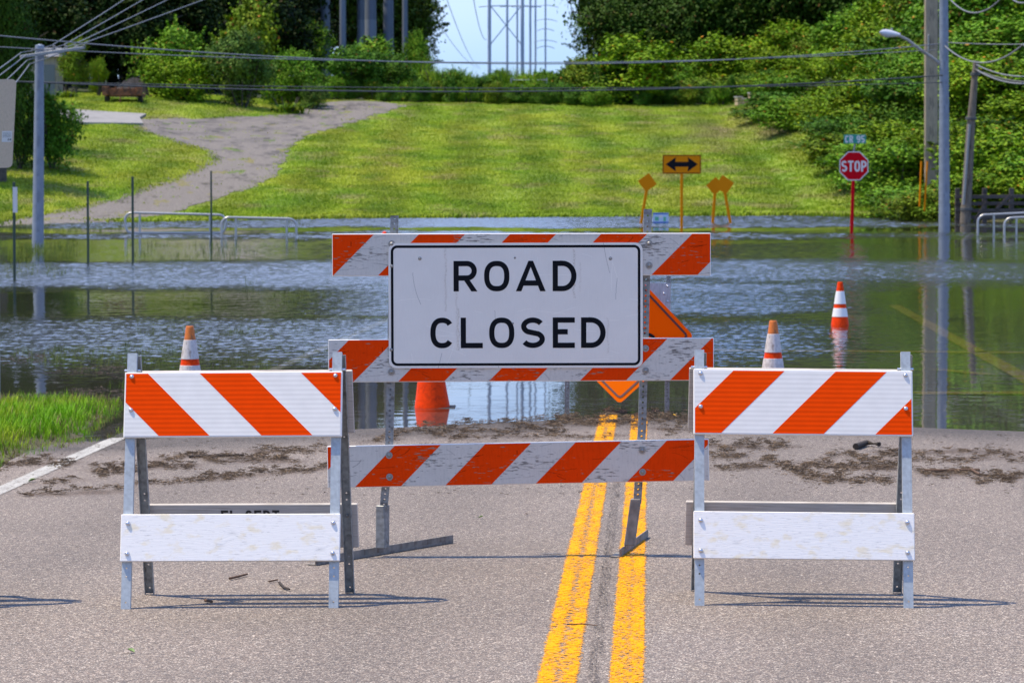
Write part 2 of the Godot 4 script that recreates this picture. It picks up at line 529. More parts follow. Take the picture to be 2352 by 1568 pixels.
func water_material() -> StandardMaterial3D:
	var m := StandardMaterial3D.new()
	m.albedo_color = Color(Color(0.030, 0.030, 0.013).linear_to_srgb(), 0.30)
	m.transparency = BaseMaterial3D.TRANSPARENCY_ALPHA
	var w := 128
	var h := 512
	var out := PackedByteArray(); out.resize(w * h * 3)
	for y in h:
		for x in w:
			var r := ruffle(((x + 0.5) / w * 2.0 - 1.0) * WX, lerpf(WD0, WD1, (y + 0.5) / h))
			var k := int(255.0 * lerpf(0.02, 0.17, r))
			for e in 3: out[(y * w + x) * 3 + e] = k
	m.roughness = 0.25
	for i in out.size(): out[i] = mini(255, out[i] * 4)
	m.roughness_texture = img_tex(w, h, out)
	m.roughness_texture_channel = BaseMaterial3D.TEXTURE_CHANNEL_RED
	m.texture_repeat = false
	return m

# the water's surface: a fine grid of real wavelets where the gusts ruffle it, coarse and still towards the sides
func water_mesh() -> ArrayMesh:
	var mw := 140
	var mh := 520
	var mask := PackedFloat32Array(); mask.resize(mw * mh)
	for y in mh:
		for x in mw:
			mask[y * mw + x] = ruffle(((x + 0.5) / mw * 2.0 - 1.0) * WX, lerpf(WD0, WD1, (y + 0.5) / mh))
	var f := FastNoiseLite.new(); f.seed = 5; f.frequency = 1.0; f.fractal_type = FastNoiseLite.FRACTAL_NONE
	var ds := PackedFloat32Array()
	var d := WD0
	while d < WD1:
		ds.append(d)
		d += 0.30 if d < 25.5 else lerpf(0.030, 0.088, clampf((d - 26.0) / 70.0, 0.0, 1.0))
	ds.append(WD1)
	var N := 440
	var W := N + 4
	var H := ds.size()
	var v := PackedVector3Array(); v.resize(W * H)
	var uv := PackedVector2Array(); uv.resize(W * H)
	for j in H:
		var dd := ds[j]
		var hw := 0.165 * dd + 1.2
		var fy := clampf((dd - WD0) / (WD1 - WD0) * mh - 0.5, 0.0, mh - 1.001)
		var y0 := int(fy)
		var ty := fy - y0
		var near := 1.0 - smoothstep(55.0, 105.0, dd)
		for i in W:
			var x := 0.0
			if i < 2: x = [-60.0, -hw - 3.0][i]
			elif i >= N + 2: x = [hw + 3.0, 60.0][i - N - 2]
			else: x = ((i - 2.0) / (N - 1.0) * 2.0 - 1.0) * hw
			var h := 0.0
			if i >= 2 and i < N + 2:
				var fx := clampf((x / WX * 0.5 + 0.5) * mw - 0.5, 0.0, mw - 1.001)
				var x0 := int(fx)
				var tx := fx - x0
				var k := y0 * mw + x0
				var r := lerpf(lerpf(mask[k], mask[k + 1], tx), lerpf(mask[k + mw], mask[k + mw + 1], tx), ty)
				h = (lerpf(0.024, 0.008, near) * r + 0.00022) * f.get_noise_2d(x * lerpf(1.6, 2.0, near), dd * 2.5)
				h += (lerpf(0.0110, 0.0072, near) * r + 0.00005) * f.get_noise_2d(x * lerpf(4.6, 9.5, near), dd * lerpf(5.4, 10.0, near))
				h += 0.0016 * f.get_noise_2d(x * 0.10 + 9.0, dd * 0.16)
			v[j * W + i] = Vector3(x, h, -dd)
			uv[j * W + i] = Vector2(clampf(x / WX * 0.5 + 0.5, 0.001, 0.999), clampf((dd - WD0) / (WD1 - WD0), 0.001, 0.999))
	var n := PackedVector3Array(); n.resize(W * H)
	var ix := PackedInt32Array(); ix.resize((W - 1) * (H - 1) * 6)
	var q := 0
	for j in H:
		var ja := maxi(j - 1, 0) * W
		var jb := mini(j + 1, H - 1) * W
		for i in W:
			var k := j * W + i
			n[k] = (v[j * W + mini(i + 1, W - 1)] - v[j * W + maxi(i - 1, 0)]).cross(v[jb + i] - v[ja + i]).normalized()
			if i < W - 1 and j < H - 1:
				ix[q] = k; ix[q + 1] = k + W; ix[q + 2] = k + W + 1; ix[q + 3] = k; ix[q + 4] = k + W + 1; ix[q + 5] = k + 1
				q += 6
	var arr := []
	arr.resize(Mesh.ARRAY_MAX)
	arr[Mesh.ARRAY_VERTEX] = v; arr[Mesh.ARRAY_NORMAL] = n; arr[Mesh.ARRAY_INDEX] = ix; arr[Mesh.ARRAY_TEX_UV] = uv
	var m := ArrayMesh.new()
	m.add_surface_from_arrays(Mesh.PRIMITIVE_TRIANGLES, arr)
	return m

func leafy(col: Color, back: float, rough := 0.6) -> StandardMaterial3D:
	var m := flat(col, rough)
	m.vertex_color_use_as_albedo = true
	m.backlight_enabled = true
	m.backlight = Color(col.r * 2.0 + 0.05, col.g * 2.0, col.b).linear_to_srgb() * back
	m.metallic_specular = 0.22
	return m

func materials() -> void:
	M.asphalt = asphalt()
	M.yellow = worn_line(Color(0.74, 0.315, 0.001), 21, 0.42, 0.24)
	M.yellow_solid = worn_line(Color(0.74, 0.315, 0.001), 33, 0.22, 0.20)
	M.seam = worn_line(Color(0.060, 0.054, 0.050), 55, 0.0, -0.33)
	M.scrape = flat(Color(0.075, 0.075, 0.08), 0.6)
	M.white_line = worn_line(Color(0.42, 0.41, 0.38), 40, 0.05)
	M.water = water_material()
	M.galv = mapped(grainy(Color(0.39, 0.435, 0.46), 0.22, Color(0.30, 0.33, 0.35), 0.30, 128, 256, 0.10, 0.05, 61), 0.5, Vector3(3.1, 3.1, 3.1), true, 0.0)
	M.galv_dull = mapped(grainy(Color(0.30, 0.305, 0.285), 0.45, Color(0.16, 0.16, 0.15), 0.24, 128, 256, 0.10, 0.06, 67), 0.55, Vector3(2.3, 2.3, 2.3), true, 0.0)
	M.galv_grey = mapped(grainy(Color(0.24, 0.25, 0.25), 0.45, Color(0.13, 0.125, 0.115), 0.26, 128, 256, 0.10, 0.06, 69), 0.5, Vector3(2.3, 2.3, 2.3), true, 0.3)
	M.rusty = mapped(grainy(Color(0.24, 0.22, 0.195), 0.5, Color(0.12, 0.085, 0.06), 0.2, 128, 128, 0.09, 0.05, 71), 0.75, Vector3(2, 2, 2), true, 0.2)
	M.bolt = flat(Color(0.62, 0.63, 0.65), 0.22, 0.85)
	M.dull_bolt = flat(Color(0.30, 0.29, 0.27), 0.5, 0.5)
	M.white_sheet = mapped(sheeting(Color(0.80, 0.785, 0.745), 0.12, 0.0, 5, Color(0.5, 0.5, 0.5)), 0.45, Vector3(1, 1, 1))
	M.orange_sheet = mapped(sheeting(Color(0.92, 0.066, 0.001), 0.24, 0.0, 6, Color(0.5, 0.2, 0.1)), 0.45, Vector3(1, 1, 1))
	M.white_worn = mapped(sheeting(Color(0.60, 0.57, 0.515), 0.0, 0.75, 15, Color(0.20, 0.185, 0.165)), 0.55, Vector3(1, 1, 1))
	M.orange_worn = mapped(sheeting(Color(0.80, 0.050, 0.002), 0.0, 0.65, 15, Color(0.30, 0.19, 0.14)), 0.55, Vector3(1, 1, 1))
	for k in [M.white_sheet, M.orange_sheet, M.white_worn, M.orange_worn]: k.metallic_specular = 0.12
	M.white_wood = flat(Color(0.78, 0.77, 0.74), 0.6)
	M.grey_wood = mapped(grainy(Color(0.50, 0.46, 0.41), 0.25, Color(0.36, 0.31, 0.26), 0.25, 256, 64, 0.02, 0.25, 81), 0.7, Vector3(1, 4, 1))
	M.board_a = painted_wood(91, [Vector2(390, 66), Vector2(350, 108), Vector2(700, 122)])
	M.board_b = painted_wood(97, [Vector2(150, 108)])
	M.sign_face = mapped(sign_sheet(), 0.42, Vector3(1, 1, 1))
	M.black = flat(Color(0.010, 0.011, 0.014), 0.5)
	M.border_dark = flat(Color(0.055, 0.010, 0.008), 0.6)
	M.ink = flat(Color(0.02, 0.018, 0.018), 0.7)
	M.plate_edge = flat(Color(0.55, 0.55, 0.55), 0.5, 0.3)
	M.alu = mapped(grainy(Color(0.50, 0.51, 0.52), 0.22, Color(0.40, 0.41, 0.42), 0.2, 128, 128, 0.12, 0.03, 83), 0.45, Vector3(3, 3, 3), true, 0.3)
	M.orange_vinyl = flat(Color(1.0, 0.165, 0.002), 0.6)
	M.orange_vinyl.metallic_specular = 0.1
	M.orange_vinyl.backlight_enabled = true
	M.orange_vinyl.backlight = Color(1.0, 0.42, 0.05)
	M.cone = mapped(grainy(Color(0.78, 0.050, 0.003), 0.25, Color(0.50, 0.035, 0.006), 0.25, 128, 128, 0.05, 0.05, 101), 0.5, Vector3(4, 4, 4), true)
	M.cone.metallic_specular = 0.2
	M.cone_dirty = mapped(grainy(Color(0.62, 0.16, 0.02), 0.35, Color(0.25, 0.09, 0.03), 0.15, 128, 128, 0.06, 0.06, 103), 0.6, Vector3(5, 5, 5), true)
	M.collar = flat(Color(0.72, 0.71, 0.70), 0.5)
	M.collar_dirty = mapped(grainy(Color(0.56, 0.51, 0.49), 0.30, Color(0.27, 0.22, 0.20), 0.22, 128, 128, 0.06, 0.03, 105), 0.6, Vector3(5, 5, 5), true)
	M.amber = flat(Color(0.66, 0.215, 0.004), 0.6)
	M.amber.metallic_specular = 0.15
	M.stop_red = flat(Color(0.50, 0.004, 0.012), 0.6)
	M.stop_red.metallic_specular = 0.12
	M.black.metallic_specular = 0.12
	M.sign_white = flat(Color(0.62, 0.60, 0.58), 0.5)
	M.street_green = flat(Color(0.015, 0.24, 0.17), 0.5)
	M.tan_back = mapped(grainy(Color(0.56, 0.43, 0.31), 0.12, Color(0.48, 0.37, 0.27), 0.3, 128, 256, 0.4, 0.05, 107), 0.5, Vector3(2, 2, 2), true, 0.1)
	M.stake_green = flat(Color(0.03, 0.055, 0.035), 0.6)
	M.pole_steel = mapped(grainy(Color(0.20, 0.235, 0.285), 0.20, Color(0.15, 0.175, 0.215), 0.25, 128, 256, 0.05, 0.02, 109), 0.5, Vector3(0.8, 0.8, 0.8), true, 0.2)
	M.pole_far = flat(Color(0.17, 0.205, 0.26), 0.55, 0.1)
	M.pole_far_low = flat(Color(0.24, 0.285, 0.35), 0.55, 0.1)
	M.tower = flat(Color(0.34, 0.40, 0.49), 0.6, 0.1)
	M.wire = flat(Color(0.20, 0.21, 0.225), 0.5, 0.2)
	M.wire_dark = flat(Color(0.06, 0.065, 0.065), 0.6)
	M.wood_pole = mapped(grainy(Color(0.15, 0.125, 0.095), 0.5, Color(0.07, 0.06, 0.05), 0.2, 128, 256, 0.12, 0.012, 111), 0.85, Vector3(1, 1, 1), true)
	M.wood_tan = mapped(grainy(Color(0.30, 0.24, 0.17), 0.25, Color(0.20, 0.16, 0.12), 0.25, 128, 256, 0.10, 0.01, 113), 0.8, Vector3(1, 1, 1), true)
	M.wood_grey = mapped(grainy(Color(0.07, 0.06, 0.055), 0.4, Color(0.04, 0.034, 0.03), 0.2, 128, 64, 0.02, 0.12, 115), 0.85, Vector3(1, 1, 1), true)
	M.rail_steel = flat(Color(0.40, 0.40, 0.39), 0.35, 0.6)
	M.trailer_rust = mapped(grainy(Color(0.20, 0.075, 0.035), 0.6, Color(0.08, 0.035, 0.02), 0.1, 64, 64, 0.08, 0.08, 117), 0.8, Vector3(1, 1, 1), true)
	M.tyre = flat(Color(0.02, 0.02, 0.02), 0.8)
	M.shed_wall = mapped(grainy(Color(0.30, 0.25, 0.20), 0.2, Color(0.22, 0.18, 0.15), 0.2, 64, 128, 0.3, 0.02, 119), 0.8, Vector3(1, 1, 1), true)
	M.shed_roof = flat(Color(0.14, 0.15, 0.17), 0.7)
	M.glass_dark = flat(Color(0.03, 0.035, 0.04), 0.15)
	M.gravel_pile = mapped(grainy(Color(0.014, 0.013, 0.014), 0.8, Color(0.03, 0.028, 0.028), 0.1, 64, 64, 0.3, 0.3, 121), 0.95, Vector3(2, 2, 2), true)
	M.concrete = mapped(grainy(Color(0.235, 0.23, 0.225), 0.12, Color(0.19, 0.185, 0.18), 0.2, 128, 128, 0.05, 0.05, 123), 0.85, Vector3(0.2, 0.2, 0.2), true)
	M.gravel = mapped(grainy(Color(0.140, 0.126, 0.112), 0.9, Color(0.21, 0.185, 0.16), 0.16, 512, 512, 0.16, 0.16, 125), 0.95, Vector3(0.16, 0.16, 0.16), true)
	M.gravel.uv1_world_triplanar = true
	M.gravel.vertex_color_use_as_albedo = true
	M.land = mapped(grainy(Color(0.9, 0.9, 0.9), 0.45, Color(0.55, 0.50, 0.40), 0.36, 512, 512, 0.07, 0.07, 127), 0.95, Vector3(0.11, 0.11, 0.11), true)
	M.land.uv1_world_triplanar = true
	M.land.vertex_color_use_as_albedo = true
	M.grass = leafy(Color(1, 1, 1), 0.0)
	M.grass.backlight = Color(0.5, 0.55, 0.1)
	M.debris = flat(Color(1, 1, 1), 0.95)
	M.debris.vertex_color_use_as_albedo = true
	M.stick = flat(Color(0.10, 0.055, 0.03), 0.9)
	M.stick_dark = flat(Color(0.035, 0.025, 0.018), 0.9)
	M.leaf_green = flat(Color(0.10, 0.20, 0.03), 0.5)
	M.leaf_yellow = flat(Color(0.55, 0.30, 0.02), 0.5)
	M.petal = flat(Color(0.55, 0.45, 0.40), 0.6)
	M.print_blue = flat(Color(0.03, 0.12, 0.45), 0.5)
	M.print_pale = flat(Color(0.42, 0.55, 0.70), 0.5)
	M.print_green = flat(Color(0.10, 0.40, 0.22), 0.5)
	M.lamp_shell = flat(Color(0.55, 0.58, 0.62), 0.35, 0.2)
	M.lens = flat(Color(0.35, 0.37, 0.38), 0.15)
	M.bark = mapped(grainy(Color(0.09, 0.075, 0.06), 0.5, Color(0.05, 0.045, 0.04), 0.2, 64, 128, 0.2, 0.05, 129), 0.95, Vector3(1, 1, 1), true)
	M.leaf_bright = leafy(Color(1.45, 1.75, 0.75), 0.15)
	M.leaf_lime = leafy(Color(1.85, 1.85, 0.46), 0.15)
	M.leaf_mid = leafy(Color(0.85, 1.20, 0.75), 0.13)
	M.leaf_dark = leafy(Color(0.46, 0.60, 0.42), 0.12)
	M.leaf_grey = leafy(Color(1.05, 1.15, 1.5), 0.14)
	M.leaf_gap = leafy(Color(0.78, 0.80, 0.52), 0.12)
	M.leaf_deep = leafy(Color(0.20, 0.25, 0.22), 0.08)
	M.leaf_olive = leafy(Color(1.6, 1.45, 0.65), 0.18)

func sign_sheet() -> ImageTexture:
	var w := 768
	var h := 384
	var a := FastNoiseLite.new(); a.seed = 77; a.frequency = 1.0; a.fractal_octaves = 4
	var out := PackedByteArray(); out.resize(w * h * 3)
	var hex := [0, 0]
	for y in h:
		for x in w:
			var k := 0.76 + 0.03 * a.get_noise_2d(x * 0.006, y * 0.008) + 0.02 * a.get_noise_2d(x * 0.25, y * 0.02)
			k += 0.015 * sin(x * TAU / 4.3 + (PI if int(y / 2.2) % 2 else 0.0))
			var rust := 0.0
			for q in [[172.0, 14.0, 210.0, 0.42], [560.0, 20.0, 170.0, 0.55], [578.0, 60.0, 150.0, 0.25], [210.0, 200.0, 330.0, 0.5], [662.0, 230.0, 340.0, 0.28], [206.0, 110.0, 330.0, 0.35]]:
				var dx: float = x - q[0] + 5.0 * a.get_noise_2d(y * 0.03, q[0])
				if y > q[1] and y < q[2]:
					rust = maxf(rust, q[3] * exp(-dx * dx / 9.0) * clampf(0.5 + 1.6 * a.get_noise_2d(x * 0.3, y * 0.14), 0.0, 1.0))
			var i := (y * w + x) * 3
			out[i] = s8(lerpf(k * 1.01, 0.30, rust)); out[i + 1] = s8(lerpf(k * 0.955, 0.22, rust)); out[i + 2] = s8(lerpf(k * 0.86, 0.13, rust))
	# fine scratches
	var r := RandomNumberGenerator.new(); r.seed = 4
	for s in 34:
		var p := Vector2(r.randf() * w, r.randf() * h)
		var dir := Vector2.from_angle(r.randf_range(-0.35, 0.35) if s % 3 else r.randf_range(1.2, 1.9))
		var dark := s % 6 == 0
		var bend := r.randf_range(-0.004, 0.004)
		for q in int(r.randf_range(15, 120)):
			p += dir
			dir = dir.rotated(bend)
			if p.x < 1 or p.y < 1 or p.x >= w - 1 or p.y >= h - 1: break
			var i := (int(p.y) * w + int(p.x)) * 3
			var g := 0.40 if dark else 1.07
			for e in 3: out[i + e] = clampi(int(float(out[i + e]) * (0.80 if dark and q % 3 else g)), 0, 255)
	return img_tex(w, h, out)

# ---------------------------------------------------------------- lettering: strokes in a box one unit high
func oval(w: float, t: float, from: float, to: float, steps := 40) -> Array:
	var p := []
	for i in steps + 1:
		var a := deg_to_rad(lerpf(from, to, float(i) / steps))
		var c := cos(a); var s := sin(a)
		p.append(Vector2(w * 0.5 + signf(c) * pow(absf(c), 0.82) * (w - t) * 0.5, 0.5 + signf(s) * pow(absf(s), 0.82) * (1.0 - t) * 0.5))
	return p

func arc(c: Vector2, rx: float, ry: float, from: float, to: float, steps := 14) -> Array:
	var p := []
	for i in steps + 1:
		var a := deg_to_rad(lerpf(from, to, float(i) / steps))
		p.append(c + Vector2(cos(a) * rx, sin(a) * ry))
	return p

func glyph(ch: String, w: float, t: float) -> Array:
	var h := t * 0.5
	match ch:
		"O":
			var o := oval(w, t, 0, 360); o.pop_back()
			return [["closed", o]]
		"C":
			return [["open", oval(w, t, 38, 322)]]
		"D":
			var p := [Vector2(t, 1 - h), Vector2(w * 0.42, 1 - h)]
			p.append_array(arc(Vector2(w * 0.42, 0.5), w * 0.58 - h, 0.5 - h, 90, -90, 20)); p.append(Vector2(t, h))
			return [["open", [Vector2(h, 0), Vector2(h, 1)]], ["open", p]]
		"R", "P":
			var y0 := 0.44
			var r := (1.0 - h - y0) * 0.5
			var p := [Vector2(t, 1 - h), Vector2(w - r - h * 1.2, 1 - h)]
			p.append_array(arc(Vector2(w - r - h * 1.2, y0 + r), r, r, 90, -90, 14)); p.append(Vector2(t, y0))
			var g := [["open", [Vector2(h, 0), Vector2(h, 1)]], ["open", p]]
			if ch == "R": g.append(["poly", [Vector2(w * 0.44, y0 - h * 0.9), Vector2(w * 0.44 + t * 1.12, y0 - h * 0.9), Vector2(w, 0), Vector2(w - t * 1.15, 0)]])
			return g
		"A":
			var k := t * 1.06
			return [["poly", [Vector2(0, 0), Vector2(k, 0), Vector2(w * 0.5 + k * 0.42, 1), Vector2(w * 0.5 - k * 0.42, 1)]], ["poly", [Vector2(w, 0), Vector2(w - k, 0), Vector2(w * 0.5 - k * 0.42, 1), Vector2(w * 0.5 + k * 0.42, 1)]], ["open", [Vector2(w * 0.2, 0.27), Vector2(w * 0.8, 0.27)]]]
		"L":
			return [["open", [Vector2(h, 0), Vector2(h, 1)]], ["open", [Vector2(t, h), Vector2(w, h)]]]
		"E", "F":
			var g := [["open", [Vector2(h, 0), Vector2(h, 1)]], ["open", [Vector2(t, 1 - h), Vector2(w, 1 - h)]], ["open", [Vector2(t, 0.53), Vector2(w * 0.68, 0.53)]]]
			if ch == "E": g.append(["open", [Vector2(t, h), Vector2(w, h)]])
			return g
		"T":
			return [["open", [Vector2(0, 1 - h), Vector2(w, 1 - h)]], ["open", [Vector2(w * 0.5, 0), Vector2(w * 0.5, 1 - t)]]]
		"S":
			var ry := (1.0 - t) * 0.25
			var rx := (w - t) * 0.5
			var p := arc(Vector2(w * 0.5, 0.5 + ry), rx * 0.96, ry, 28, 235, 20)
			p.append_array(arc(Vector2(w * 0.5, 0.5 - ry), rx, ry, 55, -152, 20))
			return [["open", p]]
		"9":
			var r := (w - t) * 0.5
			var o := arc(Vector2(w * 0.5, 0.68), r, 0.32 - h, 0, 345, 20)
			var p := arc(Vector2(w * 0.5, 0.40), r, 0.40 - h, -130, 0, 12); p.append(Vector2(w - h, 0.68))
			return [["closed", o], ["open", p]]
		"5":
			var p := [Vector2(h, 0.52)]
			p.append_array(arc(Vector2(w * 0.5, 0.31), (w - t) * 0.5, 0.31 - h, 130, -150, 20))
			return [["open", [Vector2(w, 1 - h), Vector2(h, 1 - h), Vector2(h, 0.5)]], ["open", p]]
	return []

# one letter as a mesh: its lower left corner at o, height tall
func letter(ch: String, o: Vector3, X: Vector3, Y: Vector3, w: float, tall: float, t: float) -> MB:
	var mb := MB.new()
	var Z := X.cross(Y).normalized()
	var lift := 0.0
	for s in glyph(ch, w / tall, t):
		if s[0] == "poly":
			mb.slab(o + Z * lift, X * tall, Y * tall, s[1], 0.0)
		else:
			mb.stroke(o + Z * lift, X * tall, Y * tall, s[1], t, s[0] == "closed")
		lift += 0.0003
	return mb

# ---------------------------------------------------------------- striped boards
func clip_band(w: float, h: float, x0: float, x1: float, lean: float) -> Array:
	# a slanted stripe whose foot runs from x0 to x1 and whose top is shifted by lean * h, cut to the board
	var band := PackedVector2Array([Vector2(x0, 0), Vector2(x1, 0), Vector2(x1 + lean * h, h), Vector2(x0 + lean * h, h)])
	var board := PackedVector2Array([Vector2(0, 0), Vector2(w, 0), Vector2(w, h), Vector2(0, h)])
	var got := Geometry2D.intersect_polygons(band, board)
	return Array(got[0]) if got.size() else []

func dome(o: Vector3, dir: Vector3, r: float, mb: MB, flatness := 0.6) -> void:
	var z := dir.normalized()
	var x := z.cross(Vector3.UP if absf(z.y) < 0.9 else Vector3.RIGHT).normalized()
	var y := z.cross(x)
	for i in 4:
		for k in 12:
			var q := []
			for e in [[i, k], [i, k + 1], [i + 1, k + 1], [i + 1, k]]:
				var a: float = PI * 0.5 * e[0] / 4.0
				var b: float = TAU * e[1] / 12.0
				var nn := (x * cos(b) + y * sin(b)) * cos(a) + z * sin(a)
				q.append([o + (x * cos(b) + y * sin(b)) * cos(a) * r + z * sin(a) * r * flatness, nn])
			mb.tri_s(q[0][0], q[1][0], q[2][0], q[0][1], q[1][1], q[2][1])
			mb.tri_s(q[0][0], q[2][0], q[3][0], q[0][1], q[2][1], q[3][1])

# an A-frame barricade about its own foot: x along the boards, z towards the reader
func a_frame(called: String, label: String, where: Vector3, yaw: float, roll: float, lean: float, feet: Array, board: Material, lettered: bool, aft := 0.03) -> Node3D:
	var o := thing(called, label, "barricade", where, "A-frame barricades across the road")
	o.rotation = Vector3(0, yaw, roll)
	var H := 1.06
	var half := 0.437
	var spread := 0.30
	var slope := (spread - 0.02) / H
	# front and back legs: channels with bored holes
	for s: float in [-1.0, 1.0]:
		for f: float in [1.0, -1.0]:
			var mb := MB.new()
			var foot := Vector3(s * half + (0.012 if f < 0 else 0.0), 0, f * spread)
			var top := Vector3(s * half + (0.012 if f < 0 else 0.0), H - (0.0 if f > 0 else 0.015), f * 0.022)
			var L := top - foot
			var ld := L.normalized()
			var out := ld.cross(Vector3.RIGHT) * (-f)
			if out.z * f < 0: out = -out
			var holes := [0.03, 0.135, 0.155, 0.17, 0.72, 0.95] if f > 0 else [0.025, 0.13, 0.165, 0.42, 0.45, 0.7, 0.99]
			var wd := Vector3.RIGHT * 0.040
			var p := foot - wd * 0.5
			var hs := []
			var last := -1.0
			for h in holes:
				if h - last > 0.03:
					hs.append(h * L.length() / H)
					last = h
			mb.perforated(p, L, wd, out, hs, 0.0042)
			mb.perforated(p - out * 0.003, L, wd, -out, hs, 0.0042)
			for e: float in [-1.0, 1.0]:
				var q := foot + Vector3.RIGHT * 0.02 * e
				mb.quad(q, q + L, q + L - out * 0.026, q - out * 0.026, Vector3.RIGHT * e)
				var q2 := q - Vector3.RIGHT * 0.003 * e
				mb.quad(q2, q2 + L, q2 + L - out * 0.026, q2 - out * 0.026, -Vector3.RIGHT * e)
				mb.quad(q - out * 0.026, q + L - out * 0.026, q2 + L - out * 0.026, q2 - out * 0.026, -out)
			mb.quad(top - wd * 0.5, top + wd * 0.5, top + wd * 0.5 - out * 0.003, top - wd * 0.5 - out * 0.003, Vector3.UP)
			put("front_leg" if f > 0 else "back_leg", mb.mesh(), M.galv if f > 0 else M.galv_dull, o)
	# hinge bolts near the top
	for s: float in [-1.0, 1.0]:
		var mb := MB.new()
		mb.tube([Vector3(s * half - 0.034, 0.985, 0.02), Vector3(s * half + 0.034, 0.985, 0.02)], 0.007, 6)
		put("hinge_bolt", mb.mesh(), M.bolt, o)
	# boards: [low, high, thickness, in front?]
	for row in [[0.705, 0.985, true], [0.195, 0.395, false]]:
		for f: float in [1.0, -1.0]:
			var low: float = row[0]
			var tall: float = row[1] - row[0]
			var Y := Vector3(0, 1, -slope * f).normalized()
			var X := Vector3.RIGHT
			var Z := X.cross(Y) * f
			var y0: float = low + (0.004 if f < 0 and not row[2] else 0.0)
			var base := Vector3(-0.463 + (aft if f < 0 else 0.0), y0, f * (spread - slope * y0)) + Z * 0.002
			var mb := MB.new()
			var mid := base + X * 0.463 + Y * tall * 0.5 + Z * 0.009
			mb.box(mid, Vector3(0.926, tall, 0.018), Basis(X, Y, Z), 0.0025)
			# text coordinates in board units
			for i in mb.t.size():
				var q := mb.v[i] - base
				mb.t[i] = Vector2(q.dot(X) / 0.926, 1.0 - q.dot(Y) / tall)
			var b: MeshInstance3D
			if row[2]:
				b = put("striped_board" if f > 0 else "rear_striped_board", mb.mesh(), M.white_wood if f > 0 else M.grey_wood, o)
				if f > 0:
					var sm := MB.new()
					var so := base + Z * 0.0186 + X * 0.006 + Y * 0.006
					sm.slab(so, X, Y, [Vector2(0, 0), Vector2(0.914, 0), Vector2(0.914, tall - 0.012), Vector2(0, tall - 0.012)], 0.0004)
					for i in sm.t.size(): sm.t[i] = Vector2(sm.t[i].x / 0.914, 1.0 - sm.t[i].y / tall)
					put("white_sheeting", sm.mesh(), M.white_sheet, b)
					for x0 in feet:
						var pts := clip_band(0.914, tall - 0.012, x0, x0 + 0.2155, lean)
						if pts.size() < 3: continue
						var st := MB.new()
						st.slab(so + Z * 0.0006, X, Y, pts, 0.0004)
						for i in st.t.size(): st.t[i] = Vector2(st.t[i].x / 0.914, 1.0 - st.t[i].y / tall)
						put("orange_stripe", st.mesh(), M.orange_sheet, b)
			else:
				b = put("foot_board" if f > 0 else "rear_foot_board", mb.mesh(), board if f > 0 else M.grey_wood, o)
				if f < 0 and lettered:
					# stencilled on the inner face, towards the reader
					var xs := 0.335
					for ch in "FL CERT":
						if ch != " ":
							var lm := letter(ch, base - Z * 0.0005 + X * xs + Y * (tall - 0.076), X, Y, 0.031, 0.05, 0.2)
							put("letter", lm.mesh(), M.ink, b)
						xs += 0.039 if ch != " " else 0.027
			if f > 0:
				for s: float in [-1.0, 1.0]:
					for e in [0.16, 0.80]:
						var bm := MB.new()
						dome(base + X * (0.463 + s * (half - 0.004)) + Y * tall * (e if row[2] == false else 0.42 + (e - 0.16) * 0.8) + Z * 0.0195, Z, 0.0105, bm, 0.7)
						put("bolt", bm.mesh(), M.bolt, b)
			else:
				for s: float in [-1.0, 1.0]:
					var bm := MB.new()
					dome(base + X * (0.463 - aft + s * half + 0.012) + Y * tall * 0.75 - Z * 0.006, -Z, 0.008, bm, 0.8)
					put("nut", bm.mesh(), M.dull_bolt, b)
	return o

